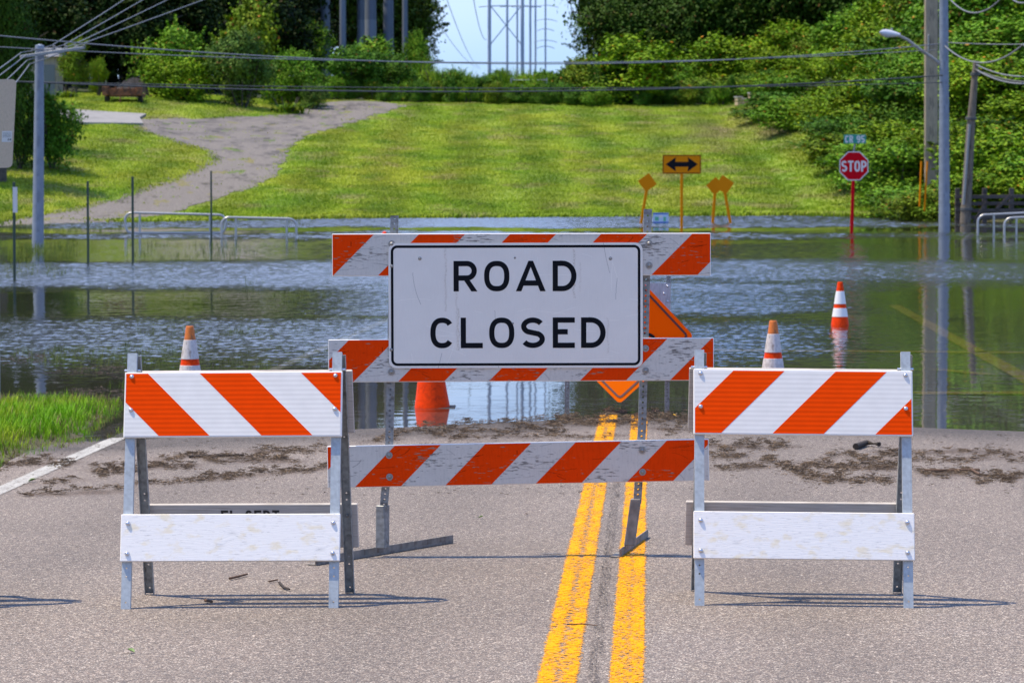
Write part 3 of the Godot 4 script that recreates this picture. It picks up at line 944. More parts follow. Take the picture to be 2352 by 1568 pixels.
# the tall barricade with the sign
func tall_barricade() -> void:
	var D := 17.6
	var foot_l := on_ground(878, 1262)
	var o := thing("tall_barricade", "tall three-rail barricade carrying the ROAD CLOSED sign, scuffed orange and white rails", "barricade", Vector3(at(1176, 1262, D).x, ground(0.3, D), -D))
	var P := func(u: float, w: float, fwd := 0.0) -> Vector3: return at(u, w, D - fwd)
	# uprights of bored square tube, top to socket
	for q in [[906.0, 495.0, 893.5, 1035.0, 881.0, 1166.0], [1488.5, 480.0, 1475.0, 980.0, 1464.0, 1155.0]]:
		var mb := MB.new()
		var top: Vector3 = P.call(q[0], q[1])
		var knee: Vector3 = P.call(q[2], q[3])
		var low: Vector3 = P.call(q[4], q[5])
		for seg in [[knee, top], [low, knee]]:
			var L: Vector3 = seg[1] - seg[0]
			var ld := L.normalized()
			var X := Vector3.RIGHT * 0.038
			var Zf := X.cross(ld).normalized() * 0.038
			var holes := []
			var h := 0.016
			while h < L.length() - 0.012:
				holes.append(h); h += 0.0254
			for z in [0.5, -0.5]:
				mb.perforated(seg[0] - X * 0.5 + Zf * z, L, X, Zf * z, holes, 0.0055)
				mb.perforated(seg[0] - X * 0.5 + Zf * z * 0.88, L, X, -Zf * z, holes, 0.0055)
			for s in [0.5, -0.5]:
				mb.quad(seg[0] + X * s - Zf * 0.5, seg[0] + X * s + Zf * 0.5, seg[1] + X * s + Zf * 0.5, seg[1] + X * s - Zf * 0.5, X * s)
		part("upright", mb, M.galv_grey, o)
	# welded sockets and feet of angle iron
	var sock := [[878.0, 1258.0, 879.0, 1160.0], [1446.0, 1252.0, 1461.0, 1145.0]]
	for i in 2:
		var q: Array = sock[i]
		var mb := MB.new()
		var a: Vector3 = P.call(q[0], q[1]); var b: Vector3 = P.call(q[2], q[3])
		var Y := (b - a).normalized()
		var turn := Basis(Vector3.UP, -0.42 if i == 0 else -0.10)
		mb.box((a + b) * 0.5, Vector3(0.050, (b - a).length(), 0.050), Basis(turn.x, Y, turn.x.cross(Y)), 0.003)
		var sk := part("socket", mb, M.galv_grey if i == 0 else M.rusty, o)
		var ends := [[on_ground(724, 1299), on_ground(1040, 1247)], [on_ground(1424, 1281), on_ground(1488, 1234)]]
		var e0: Vector3 = ends[i][0]; var e1: Vector3 = ends[i][1]
		var dir := (e1 - e0).normalized()
		var side := dir.cross(Vector3.UP).normalized()
		if side.z < 0: side = -side
		var fm := MB.new()
		var mid := (e0 + e1) * 0.5
		fm.box(mid + Vector3(0, 0.021, 0), Vector3((e1 - e0).length(), 0.040, 0.006), Basis(dir, Vector3.UP, side), 0.001)
		fm.box(mid + Vector3(0, 0.0035, 0) - side * 0.024, Vector3((e1 - e0).length(), 0.006, 0.042), Basis(dir, Vector3.UP, side), 0.001)
		part("foot", fm, M.rusty, o)
	# rails: left end, right end (top corners), height, where the orange starts at the lower edge
	var rails := [[762.0, 537.0, 1633.0, 535.0, 97.0, [657.0, 866.0, 1075.0, 1284.0, 1493.0]], [753.5, 780.0, 1640.0, 775.5, 98.0, [704.0, 912.5, 1121.0, 1330.0, 1537.0]], [750.5, 1025.0, 1628.0, 1008.0, 96.0, [604.0, 812.0, 1020.0, 1228.0, 1438.0]]]
	for q in rails:
		var a: Vector3 = P.call(q[0], q[1], 0.045); var b: Vector3 = P.call(q[2], q[3], 0.045)
		var X := (b - a).normalized()
		var Z := X.cross(Vector3.UP).normalized() * 1.0
		Z = Vector3(0, 0, 1)
		var Y := Z.cross(X).normalized()
		var w := (b - a).length()
		var tall: float = q[4] * D / LENS
		var lowl := a - Y * tall
		var mb := MB.new()
		mb.box(lowl + X * w * 0.5 + Y * tall * 0.5 - Z * 0.011, Vector3(w, tall, 0.022), Basis(X, Y, Z), 0.002)
		var rail := part("rail", mb, M.white_wood, o)
		var ms := MB.new()
		ms.slab(lowl + Z * 0.0006 + X * 0.003 + Y * 0.003, X, Y, [Vector2(0, 0), Vector2(w - 0.006, 0), Vector2(w - 0.006, tall - 0.006), Vector2(0, tall - 0.006)], 0.0004)
		var fix := func(mm: MB, sh: float) -> void:
			for i in mm.t.size(): mm.t[i] = Vector2(mm.t[i].x / 1.85 + sh, 1.0 - mm.t[i].y / tall)
		var sh: float = q[1] * 0.37
		fix.call(ms, sh)
		var sub := func(called: String, mm: MB, mat: Material) -> void:
			put(called, mm.mesh(o.position), mat, rail)
		sub.call("white_sheeting", ms, M.white_worn)
		for u in q[5]:
			var x0: float = (u - q[0]) * D / LENS
			var pts := clip_band(w - 0.006, tall - 0.006, x0, x0 + 0.2185, 1.0)
			if pts.size() < 3: continue
			var st := MB.new()
			st.slab(lowl + Z * 0.0013 + X * 0.003 + Y * 0.003, X, Y, pts, 0.0004)
			fix.call(st, sh)
			sub.call("orange_stripe", st, M.orange_worn)
		# carriage bolts with washers over the uprights
		for u in ([1489.0, 899.0] if q[1] < 600 else [1482.0, 898.0] if q[1] < 900 else [1475.0, 893.0]):
			for e in [0.24, 0.76]:
				var pb: Vector3 = lowl + X * ((u - q[0]) * D / LENS) + Y * tall * e + Z * 0.002
				var bm := MB.new()
				bm.tube([pb, pb + Z * 0.003], 0.0165, 14)
				dome(pb + Z * 0.003, Z, 0.010, bm, 0.6)
				sub.call("washer_bolt", bm, M.dull_bolt)
	# the sign: an aluminium plate with rounded corners
	var sw := 583.0 * D / LENS
	var sh := 287.0 * D / LENS
	var c0: Vector3 = P.call(893.0, 845.5, 0.050)
	var X := (P.call(1475.0, 844.0, 0.050) - c0).normalized() as Vector3
	var Y := Vector3(0, 0, 1).cross(X).normalized()
	var Z := Vector3(0, 0, 1)
	var rounded := func(inset: float, r: float) -> Array:
		var pts := []
		for k in [[sw - inset - r, inset + r, -90.0], [sw - inset - r, sh - inset - r, 0.0], [inset + r, sh - inset - r, 90.0], [inset + r, inset + r, 180.0]]:
			pts.append_array(arc(Vector2(k[0], k[1]), r, r, k[2], k[2] + 90.0, 6))
		return pts
	var mb := MB.new()
	mb.slab(c0, X, Y, rounded.call(0.0, 0.036), 0.003)
	for i in mb.t.size(): mb.t[i] = Vector2(mb.t[i].x / sw, 1.0 - mb.t[i].y / sh)
	var plate := part("road_closed_sign", mb, M.sign_face, o, "white metal plate reading ROAD CLOSED in black")
	var bd := MB.new()
	bd.stroke(c0 + Z * 0.0036, X, Y, rounded.call(0.0172, 0.024), 0.0122, true)
	put("border", bd.mesh(o.position), M.black, plate)
	# letters, placed by their left edges and widths on the photograph
	var word := [["R", 865, 1025], ["O", 1070, 1240], ["A", 1283, 1483], ["D", 1530, 1690]]
	for L in word:
		var px: float = (1300.0 + L[1] * 0.5952) * 0.57422
		var lm := letter(L[0], c0 + X * ((px - 893.0) * D / LENS) + Y * ((844.5 - (800.0 + 612.0 * 0.5952) * 0.57422) * D / LENS) + Z * 0.0036, X, Y, (L[2] - L[1]) * 0.3418 * D / LENS, 204.0 * 0.3418 * D / LENS, 0.172)
		put("letter", lm.mesh(o.position), M.black, plate)
	word = [["C", 708, 868], ["L", 912, 1060], ["O", 1103, 1272], ["S", 1315, 1477], ["E", 1530, 1678], ["D", 1720, 1885]]
	for L in word:
		var px: float = (1300.0 + L[1] * 0.5952) * 0.57422
		var lm := letter(L[0], c0 + X * ((px - 893.0) * D / LENS) + Y * ((844.5 - (800.0 + 993.0 * 0.5952) * 0.57422) * D / LENS) + Z * 0.0036, X, Y, (L[2] - L[1]) * 0.3418 * D / LENS, 205.0 * 0.3418 * D / LENS, 0.172)
		put("letter", lm.mesh(o.position), M.black, plate)
	for q in [[965.0, 593.0], [1402.0, 594.0], [1183.0, 592.0], [1178.0, 742.0]]:
		var rm := MB.new()
		dome(c0 + X * ((q[0] - 893.0) * D / LENS) + Y * ((844.5 - q[1]) * D / LENS) + Z * 0.003, Z, 0.0085 if q[1] < 700 and q[0] != 1183.0 else 0.005, rm, 0.5)
		put("rivet", rm.mesh(o.position), M.dull_bolt if q[0] != 1183.0 else M.rusty, plate)

# ---------------------------------------------------------------- cones, signs, poles
func cone(label: String, where: Vector3, tall: float, dirty: bool, turn: float, bands: bool) -> void:
	var o := thing("traffic_cone", label, "traffic cone", where, "traffic cones standing in the flood")
	o.rotation = Vector3(0, turn, 0.0 if bands else 0.035)
	var k := tall / 0.71
	var r := func(y: float) -> float: return lerpf(0.132, 0.030, clampf((y - 0.035) / 0.675, 0.0, 1.0)) * k
	var base := MB.new()
	base.box(Vector3(0, 0.016 * k, 0), Vector3(0.36, 0.032, 0.36) * k, Basis(), 0.012)
	put("base", base.mesh(), M.tyre, o)
	var b := MB.new()
	b.lathe(Vector3.ZERO, [Vector2(r.call(0.03), 0.032 * k), Vector2(r.call(0.30), 0.30 * k), Vector2(r.call(0.60), 0.60 * k)], 28)
	put("body", b.mesh(), M.cone, o)
	var t := MB.new()
	t.lathe(Vector3.ZERO, [Vector2(r.call(0.60), 0.60 * k), Vector2(r.call(0.70) + 0.001, 0.70 * k), Vector2(r.call(0.71) - 0.002, 0.712 * k), Vector2(0.016 * k, 0.712 * k), Vector2(0.014 * k, 0.60 * k)], 24)
	put("tip", t.mesh(), M.cone_dirty if dirty else M.cone, o)
	if bands:
		for q in [[0.445, 0.60], [0.29, 0.395]]:
			var c := MB.new()
			c.lathe(Vector3.ZERO, [Vector2(r.call(q[0]) + 0.0005, q[0] * k), Vector2(r.call(q[0]) + 0.003, q[0] * k + 0.002), Vector2(r.call(q[1]) + 0.003, q[1] * k - 0.002), Vector2(r.call(q[1]) + 0.0005, q[1] * k)], 28)
			put("reflective_collar", c.mesh(), M.collar_dirty if dirty else M.collar, o)

func diamond(o: Node3D, c: Vector3, X: Vector3, Y: Vector3, r: float, rnd: float, mat: Material, called := "diamond_plate") -> MeshInstance3D:
	var pts := []
	for k in 4:
		var a := Vector2.from_angle(k * PI * 0.5) * (r - rnd * 1.414)
		for j in 5:
			pts.append(a + Vector2.from_angle(k * PI * 0.5 + deg_to_rad(lerpf(-45, 45, j / 4.0))) * rnd)
	var mb := MB.new()
	mb.slab(c, X, Y, pts, 0.004)
	return part(called, mb, mat, o)

func signs() -> void:
	# orange fabric diamond behind the tall barricade
	var D := 29.8
	var c := at(1426, 766, D)
	var o := thing("orange_diamond_sign", "fluorescent orange diamond road work sign half hidden behind the ROAD CLOSED sign", "road sign", Vector3(c.x, -0.02, -D))
	var X := Vector3(1, -0.035, 0).normalized(); var Y := Vector3(0.035, 1, -0.14).normalized()
	var r := 168.0 * D / LENS
	var Zd := X.cross(Y).normalized()
	var belly := func(mm: MB) -> void:
		for i in mm.v.size():
			var y := (mm.v[i] - c).dot(Y) + 0.24 * r
			if y < 0.0: mm.v[i] += Zd * (-y * 0.62)
		for i in range(0, mm.v.size(), 3):
			var nn := (mm.v[i + 2] - mm.v[i]).cross(mm.v[i + 1] - mm.v[i]).normalized()
			for e in 3: mm.n[i + e] = nn
	var outline := PackedVector2Array()
	var pts := []
	for k in 4:
		var a := Vector2.from_angle(k * PI * 0.5) * (r - 0.035 * 1.414)
		for j in 5: outline.append(a + Vector2.from_angle(k * PI * 0.5 + deg_to_rad(lerpf(-45, 45, j / 4.0))) * 0.035)
		var b0 := Vector2.from_angle(k * PI * 0.5) * (r - 0.085)
		var b1 := Vector2.from_angle((k + 1) * PI * 0.5) * (r - 0.085)
		for j in 3: pts.append(b0 + Vector2.from_angle(k * PI * 0.5 + deg_to_rad(lerpf(-45, 45, j / 2.0))) * 0.025)
		for j in range(1, 10): pts.append(b0.lerp(b1, j / 10.0) + Vector2.from_angle((k + 0.5) * PI * 0.5) * 0.025)
	var fm := MB.new()
	var y0 := -r
	var y_cut := [-r, -0.75 * r, -0.5 * r, -0.24 * r, r]
	for i in 4:
		var got := Geometry2D.intersect_polygons(outline, PackedVector2Array([Vector2(-r, y_cut[i]), Vector2(r, y_cut[i]), Vector2(r, y_cut[i + 1]), Vector2(-r, y_cut[i + 1])]))
		if got.size(): fm.slab(c, X, Y, Array(got[0]), 0.003 if i == 3 else 0.0)
	belly.call(fm)
	var pl := part("diamond_fabric", fm, M.orange_vinyl, o)
	var bm := MB.new()
	bm.stroke(c + Zd * 0.0046, X, Y, pts, 0.017, true)
	belly.call(bm)
	put("border", bm.mesh(o.position), M.border_dark, pl)
	# the rounded end of its black symbol
	var sm := MB.new()
	var sp := [Vector2(0.10, 0.0), Vector2(0.22, 0.0)]
	sp.append_array(arc(Vector2(0.22, -0.06), 0.06, 0.06, 90, -90, 10)); sp.append(Vector2(0.10, -0.12))
	sm.stroke(c + X.cross(Y).normalized() * 0.0048, X, Y, sp, 0.026)
	put("symbol", sm.mesh(o.position), M.black, pl)
	var st := MB.new()
	st.tube([c - Y * (0.2 * r) - Vector3(0, 0, 0.02), c + Y * (r - 0.05) - Vector3(0, 0, 0.02)], 0.012, 8)
	st.tube([c - X * (r - 0.05) - Vector3(0, 0, 0.012), c + X * (r - 0.05) - Vector3(0, 0, 0.012)], 0.008, 6)
	part("spine", st, M.galv_grey, o)

	# metal sign on two posts, seen from behind
	D = 30.5
	var g := thing("metal_sign_back", "bare metal sign on two perforated posts standing in the water behind the orange diamond", "road sign", Vector3(at(1420, 900, D).x, -0.02, -D))
	for u in [1302.0, 1532.0]:
		var mb := MB.new()
		var top := at(u + 4.0, 634, D); var low := Vector3(at(u, 940, D).x, -0.10, -D)
		var L := top - low
		var hs := []
		var h := 0.02
		while h < L.length() - 0.02:
			hs.append(h); h += 0.0254
		for z in [0.019, -0.019]: mb.perforated(low + Vector3(-0.019, 0, z), L, Vector3(0.038, 0, 0), Vector3(0, 0, z), hs, 0.0055)
		for s in [0.019, -0.019]: mb.quad(low + Vector3(s, 0, -0.019), low + Vector3(s, 0, 0.019), top + Vector3(s, 0, 0.019), top + Vector3(s, 0, -0.019), Vector3(s, 0, 0))
		part("post", mb, M.galv_grey, g)
	var pm := MB.new()
	var a := at(1296, 792, D - 0.03)
	pm.slab(a, Vector3.RIGHT, Vector3.UP, [Vector2(0, 0), Vector2(at(1540, 792, D).x - a.x, 0), Vector2(at(1540, 792, D).x - a.x, 0.51), Vector2(0, 0.51)], 0.003)
	var plate := part("plate", pm, M.alu, g)
	for q in [[1534.0, 657.0], [1534.0, 692.0], [1526.0, 674.0], [1304.0, 657.0]]:
		var rm := MB.new()
		dome(at(q[0], q[1], D - 0.035), Vector3(0, 0, 1), 0.011, rm, 0.6)
		put("bolt", rm.mesh(g.position), M.bolt, plate)

	# two-way arrow sign on the far side
	var w := on_water(1566, 522)
	D = -w.z
	var ar := thing("arrow_sign", "amber sign with a black double-headed arrow standing at the far shore", "road sign", Vector3(w.x, -0.3, w.z))
	var k := D / LENS
	pm = MB.new()
	pm.box((at(1566, 395, D) + Vector3(w.x - at(1566, 395, D).x, 0, 0) + Vector3(w.x, -0.35, w.z)) * 0.5, Vector3(0.075, at(1566, 395, D).y + 0.35, 0.05), Basis(), 0.008)
	part("post", pm, M.amber, ar)
	var c0 := at(1522, 399, D - 0.04)
	var sw := 88.5 * k; var sh := 43.5 * k
	pm = MB.new()
	pm.slab(c0, Vector3.RIGHT, Vector3.UP, [Vector2(0.02, 0), Vector2(sw - 0.02, 0), Vector2(sw, 0.02), Vector2(sw, sh - 0.02), Vector2(sw - 0.02, sh), Vector2(0.02, sh), Vector2(0, sh - 0.02), Vector2(0, 0.02)], 0.004)
	plate = part("plate", pm, M.amber, ar)
	bm = MB.new()
	bm.stroke(c0 + Vector3(0, 0, 0.006), Vector3.RIGHT, Vector3.UP, [Vector2(0.02, 0.02), Vector2(sw - 0.02, 0.02), Vector2(sw - 0.02, sh - 0.02), Vector2(0.02, sh - 0.02)], 0.02, true)
	put("border", bm.mesh(ar.position), M.black, plate)
	var am := MB.new()
	var m := Vector2(sw * 0.5, sh * 0.5)
	am.slab(c0 + Vector3(0, 0, 0.006), Vector3.RIGHT, Vector3.UP, [m + Vector2(-0.30, -0.07), m + Vector2(0.30, -0.07), m + Vector2(0.30, 0.07), m + Vector2(-0.30, 0.07)], 0.0)
	for s: float in [-1.0, 1.0]:
		am.slab(c0 + Vector3(0, 0, 0.0065), Vector3.RIGHT, Vector3.UP, [m + Vector2(s * 0.455, 0), m + Vector2(s * 0.165, 0.205), m + Vector2(s * 0.20, 0.0)], 0.0)
		am.slab(c0 + Vector3(0, 0, 0.0065), Vector3.RIGHT, Vector3.UP, [m + Vector2(s * 0.455, 0), m + Vector2(s * 0.165, -0.205), m + Vector2(s * 0.20, 0.0)], 0.0)
	put("arrow", am.mesh(ar.position), M.black, plate)

	# three leaning diamond markers
	var marks := [[1487.0, 419.0, 22.0, 1471.0, 515.0, 111.0, "blank amber diamond marker leaning right, to the left of the arrow sign"], [1643.0, 427.0, 21.0, 1637.0, 512.0, 112.5, "blank amber diamond marker leaning right, partly behind its neighbour right of the arrow sign"], [1664.0, 424.0, 23.0, 1680.0, 512.0, 111.5, "blank amber diamond marker leaning left, overlapping its neighbour right of the arrow sign"]]
	for q in marks:
		D = q[5]
		var dc := at(q[0], q[1], D)
		var ft0 := Vector3(at(q[3], q[4], D).x, -0.25, -D)
		var dm := thing("diamond_marker", q[6], "marker", ft0, "amber diamond markers at the far shore")
		var Yd := (dc - Vector3(at(q[3], q[4], D).x, 0.0, -D)).normalized()
		var Xd := Yd.cross(Vector3(0, 0, 1)).normalized()
		pm = MB.new()
		pm.box((dc - Yd * 0.1 + ft0) * 0.5, Vector3(0.085, (dc - Yd * 0.1 - ft0).length(), 0.04), Basis(Xd, Yd, Vector3(0, 0, 1)), 0.006)
		part("post", pm, M.amber, dm)
		diamond(dm, dc + Vector3(0, 0, 0.03), Xd, Yd, q[2] * D / LENS, 0.02, M.amber)

	# STOP sign with its street name
	w = on_water(1956, 531)
	D = -w.z
	k = D / LENS
	var sp0 := Vector3(w.x, -0.35, w.z)
	var so := thing("stop_sign", "red octagonal STOP sign on a red post under a green street name plate", "stop sign", sp0)
	var sc := at(1962, 381, D - 0.06)
	pm = MB.new()
	pm.box((sp0 + Vector3(sc.x, sc.y, -D)) * 0.5, Vector3(0.085, (Vector3(sc.x, sc.y, -D) - sp0).length(), 0.05), Basis((Vector3(sc.x, sc.y, -D) - sp0).normalized().cross(Vector3(0, 0, 1)), (Vector3(sc.x, sc.y, -D) - sp0).normalized(), Vector3(0, 0, 1)), 0.006)
	part("post", pm, M.stop_red, so)
	var oct := func(rr: float) -> Array:
		var a8 := []
		for i in 8: a8.append(Vector2.from_angle(PI / 8 + i * PI / 4) * rr / cos(PI / 8))
		return a8
	pm = MB.new()
	pm.slab(sc, Vector3.RIGHT, Vector3.UP, oct.call(33.2 * k), 0.004)
	plate = part("octagon_plate", pm, M.sign_white, so)
	pm = MB.new()
	pm.slab(sc + Vector3(0, 0, 0.0046), Vector3.RIGHT, Vector3.UP, oct.call(31.0 * k), 0.001)
	put("red_face", pm.mesh(sp0), M.stop_red, plate)
	var xs := 1932.5
	for ch in "STOP":
		var lw := 13.5 if ch != "T" else 12.5
		var lm := letter(ch, Vector3(at(xs, 394, D).x, at(xs, 394, D).y, sc.z + 0.0062), Vector3.RIGHT, Vector3.UP, lw * k, 25.0 * k, 0.17)
		put("letter", lm.mesh(sp0), M.sign_white, plate)
		xs += lw + 2.0
	pm = MB.new()
	pm.tube([at(1962, 348, D), at(1964, 331, D)], 0.022, 8)
	part("bracket", pm, M.galv_grey, so)
	pm = MB.new()
	pm.box(at(1964.5, 319, D), Vector3(51 * k, 20.5 * k, 0.006), Basis(), 0.002)
	plate = part("street_name_plate", pm, M.street_green, so)
	xs = 1941.5
	for ch in "CR 95":
		if ch != " ":
			put("letter", letter(ch, Vector3(at(xs, 327.5, D).x, at(xs, 327.5, D).y, -D + 0.0042), Vector3.RIGHT, Vector3.UP, 8.6 * k, 16.5 * k, 0.17).mesh(sp0), M.sign_white, plate)
		xs += 10.3 if ch != " " else 6.0

	# yard sign in the water
	D = 111.0
	k = D / LENS
	var yo := thing("yard_sign", "small blue and white printed yard sign at the far waterline", "sign", Vector3(at(1516, 514, D).x, -0.15, -D))
	pm = MB.new()
	pm.box(at(1518, 501, D), Vector3(36 * k, 25 * k, 0.012), Basis(), 0.002)
	plate = part("panel", pm, M.print_pale, yo)
	for q in [[1518.0, 511.0, 36.0, 4.0, M.print_blue], [1518.0, 490.5, 36.0, 3.5, M.print_blue], [1509.0, 502.0, 9.0, 9.0, M.print_green], [1527.0, 503.0, 6.0, 10.0, M.print_green], [1518.0, 497.0, 8.0, 6.0, M.sign_white]]:
		pm = MB.new()
		pm.slab(at(q[0], q[1], D) + Vector3(-q[2] * k * 0.5, -q[3] * k * 0.5, 0.0068), Vector3.RIGHT, Vector3.UP, [Vector2(0, 0), Vector2(q[2] * k, 0), Vector2(q[2] * k, q[3] * k), Vector2(0, q[3] * k)], 0.001)
		put("print", pm.mesh(yo.position), q[4], plate)
	for s in [-14.0, 14.0]:
		pm = MB.new()
		pm.tube([at(1518 + s, 510, D), at(1518 + s, 510, D) - Vector3(0, 0.5, 0)], 0.006, 5)
		part("wire_leg", pm, M.galv_grey, yo)

	# the back of a sign cut by the left edge
	D = 31.0
	k = D / LENS
	var bo := thing("sign_back", "tan back of a rounded sign at the left edge with a small printed sticker", "road sign", Vector3(at(-60, 900, D).x, ground(at(-60, 900, D).x, D), -D))
	var X2 := Vector3(1, 0.012, 0).normalized(); var Y2 := Vector3(0.055, 1, 0).normalized()
	var cc := at(-62, 386, D)
	var bw := 89.0 * k; var bh := 203.0 * k
	var rp := []
	for q in [[bw - 0.04, 0.04, -90.0], [bw - 0.04, bh - 0.04, 0.0], [0.04, bh - 0.04, 90.0], [0.04, 0.04, 180.0]]:
		rp.append_array(arc(Vector2(q[0], q[1]), 0.04, 0.04, q[2], q[2] + 90.0, 5))
	pm = MB.new()
	pm.slab(cc, X2, Y2, rp, 0.003)
	plate = part("plate", pm, M.tan_back, bo)
	pm = MB.new()
	pm.slab(cc + X2 * (bw - 27.0 * k) + Y2 * 59.0 * k + Vector3(0, 0, 0.0036), X2, Y2, [Vector2(0, 0), Vector2(0.083, 0), Vector2(0.083, 0.092), Vector2(0, 0.092)], 0.0006)
	var stick := put("sticker", pm.mesh(bo.position), M.sign_white, plate)
	var zed := [["O", 0.046], ["4", 0.060]]
	var stx := cc + X2 * (bw - 27.0 * k) + Y2 * 59.0 * k + Vector3(0, 0, 0.0046)
	put("letter", letter("O", stx + X2 * 0.050 + Y2 * 0.012, X2, Y2, 0.012, 0.018, 0.2).mesh(bo.position), M.ink, stick)
	pm = MB.new()
	pm.stroke(stx + X2 * 0.066 + Y2 * 0.012, X2, Y2, [Vector2(0.013, 0.005), Vector2(0.0, 0.005), Vector2(0.0092, 0.018)], 0.003)
	pm.stroke(stx + X2 * 0.066 + Y2 * 0.012 + Vector3(0, 0, 0.0003), X2, Y2, [Vector2(0.0092, 0.018), Vector2(0.0092, 0.0)], 0.003)
	put("numeral", pm.mesh(bo.position), M.ink, stick)
	for j in 4:
		pm = MB.new()
		pm.stroke(stx + Y2 * (0.042 + j * 0.011), X2, Y2, [Vector2(0.006, 0), Vector2(0.074, 0)], 0.0035)
		put("printed_line", pm.mesh(bo.position), M.galv_grey, stick)
	pm = MB.new()
	pm.box((cc + X2 * bw * 0.5 + Y2 * bh * 0.9 + Vector3(cc.x + bw * 0.5, bo.position.y - 0.3, -D)) * 0.5 + Vector3(0, 0, -0.03), Vector3(0.05, cc.y + bh * 0.9 - bo.position.y + 0.3, 0.04), Basis(), 0.004)
	part("post", pm, M.galv_grey, bo)

func wire(label: String, pts: Array, r: float, sag: float, group: String, mat: Material, called := "overhead_wire") -> void:
	var p := []
	for i in pts.size() - 1:
		var a: Vector3 = pts[i]; var b: Vector3 = pts[i + 1]
		for k in 20:
			var s := k / 20.0
			p.append(a.lerp(b, s) - Vector3(0, sag * 4.0 * s * (1.0 - s), 0))
	p.append(pts[-1])
	var mb := MB.new()
	mb.tube(p, r * 0.72, 5)
	whole(called, mb, mat, label, "wire", pts[0], group)

func poles() -> void:
	# left utility pole
	var b := on_water(86, 566)
	var D := -b.z
	var k := D / LENS
	var t := at(90, 106, D)
	var o := thing("steel_pole", "smooth blue-grey steel pole rising from the water at left, wires at its head", "pole", Vector3(b.x, -0.5, b.z), "steel poles in the flood")
	var mb := MB.new()
	mb.tube([Vector3(b.x, -0.5, b.z), b, t], [14.0 * k, 13.8 * k, 10.0 * k], 20)
	part("shaft", mb, M.pole_steel, o)
	mb = MB.new()
	mb.lathe(t, [Vector2(10.4 * k, -0.05), Vector2(10.4 * k, 0.02), Vector2(0.0, 0.05)], 20)
	part("cap", mb, M.pole_far_low, o)
	# bundle of wires through the pole head: up to the right, down to the left
	var fan := [[280.0, 120.0, 103.0, 48.0, 120.0, 0.0, 153.0], [323.0, 147.0, 102.0, 56.0, 128.0, 0.0, 169.0], [379.0, 170.0, 101.0, 61.0, 138.0, 14.0, 181.0], [460.0, 188.0, 100.0, 67.0, 147.0, 36.0, 186.0]]
	for i in 4:
		var q: Array = fan[i]
		var m1 := at(q[1], q[2], D + 0.5); var m0 := at(q[3], q[4], D - 0.6)
		var far := at(q[0], 0.0, D + 20.0)
		var near := at(q[5], q[6], D - 12.0)
		wire(["topmost of the four wires fanning up right from the left pole", "second of the four wires fanning up right from the left pole", "third of the four wires fanning up right from the left pole", "lowest of the four wires fanning up right from the left pole"][i], [m0.lerp(near, 2.2), m0, m1, m1.lerp(far, 1.7)], 0.015, 0.02, "wires fanning from the left pole", M.wire)
		mb = MB.new()
		for e in 4:
			mb.lathe(m1 + Vector3(0.03, -0.12 + e * 0.03, 0), [Vector2(0.02, -0.01), Vector2(0.055, 0.0), Vector2(0.02, 0.012)], 8)
		part("insulator", mb, M.galv_grey, o)
	mb = MB.new()
	var ca0 := at(46, 124, D - 0.62); var ca1 := at(192, 103, D + 0.5)
	mb.box((ca0 + ca1) * 0.5 - Vector3(0, 0.06, 0), Vector3((ca1 - ca0).length(), 0.07, 0.07), Basis((ca1 - ca0).normalized(), Vector3.UP, (ca1 - ca0).normalized().cross(Vector3.UP)), 0.01)
	part("crossarm", mb, M.galv_dull, o)
	# wires that cross the whole view, from the left pole's line to the street light's pole
	var rb := on_water(2170, 521)
	var RD := -rb.z
	var spans := [["upper pale wire crossing the whole view", -260.0, 55.0, 78.0, 2160.0, 100.0, RD, 0.70, 0.020, M.wire], ["second pale wire just below the upper one across the view", -260.0, 92.0, 80.0, 2150.0, 114.0, RD, 0.42, 0.015, M.wire], ["dark cable crossing the lower part of the trees", -260.0, 172.0, 82.0, 2175.0, 172.0, RD, 0.42, 0.026, M.wire_dark], ["thin dark cable just under the thicker one across the trees", -260.0, 178.0, 84.0, 2175.0, 189.0, RD, 0.20, 0.016, M.wire_dark]]
	for q in spans:
		wire(q[0], [at(q[1], q[2], q[3]), at(q[4], q[5], q[6])], q[8], q[7], "wires crossing the view", q[9])
	# street light on the right
	k = RD / LENS
	o = thing("street_light", "tall grey steel street light pole with a cobra head lamp over the right water", "street light", Vector3(rb.x, -0.5, rb.z), "steel poles in the flood")
	mb = MB.new()
	mb.tube([Vector3(rb.x, -0.5, rb.z), rb, at(2169, 150, RD), at(2167, -250, RD)], [13.4 * k, 13.2 * k, 11.0 * k, 9.0 * k], 20)
	part("shaft", mb, M.pole_steel, o)
	mb = MB.new()
	mb.tube([at(2164, 150, RD), at(2140, 131, RD - 0.1), at(2112, 112, RD - 0.25), at(2085, 91, RD - 0.4), at(2062, 80, RD - 0.5)], [0.055, 0.05, 0.045, 0.042, 0.04], 10)
	part("arm", mb, M.galv_dull, o)
	mb = MB.new()
	var h0 := at(2068, 80, RD - 0.5); var h1 := at(2021, 74, RD - 0.6)
	var hp := []; var hr := []
	for i in 10:
		var s := i / 9.0
		hp.append(h0.lerp(h1, s)); hr.append([0.045, 0.06, 0.075, 0.09, 0.10, 0.108, 0.112, 0.105, 0.08, 0.02][i])
	mb.tube(hp, hr, 14)
	part("lamp_head", mb, M.lamp_shell, o)
	mb = MB.new()
	dome(h0.lerp(h1, 0.62) + Vector3(0, -0.07, 0), Vector3.DOWN, 0.10, mb, 0.5)
	part("lens", mb, M.lens, o)
	mb = MB.new()
	mb.tube([h0.lerp(h1, 0.4) + Vector3(0, 0.09, 0), h0.lerp(h1, 0.4) + Vector3(0, 0.17, 0)], 0.03, 8)
	part("photocell", mb, M.galv_dull, o)
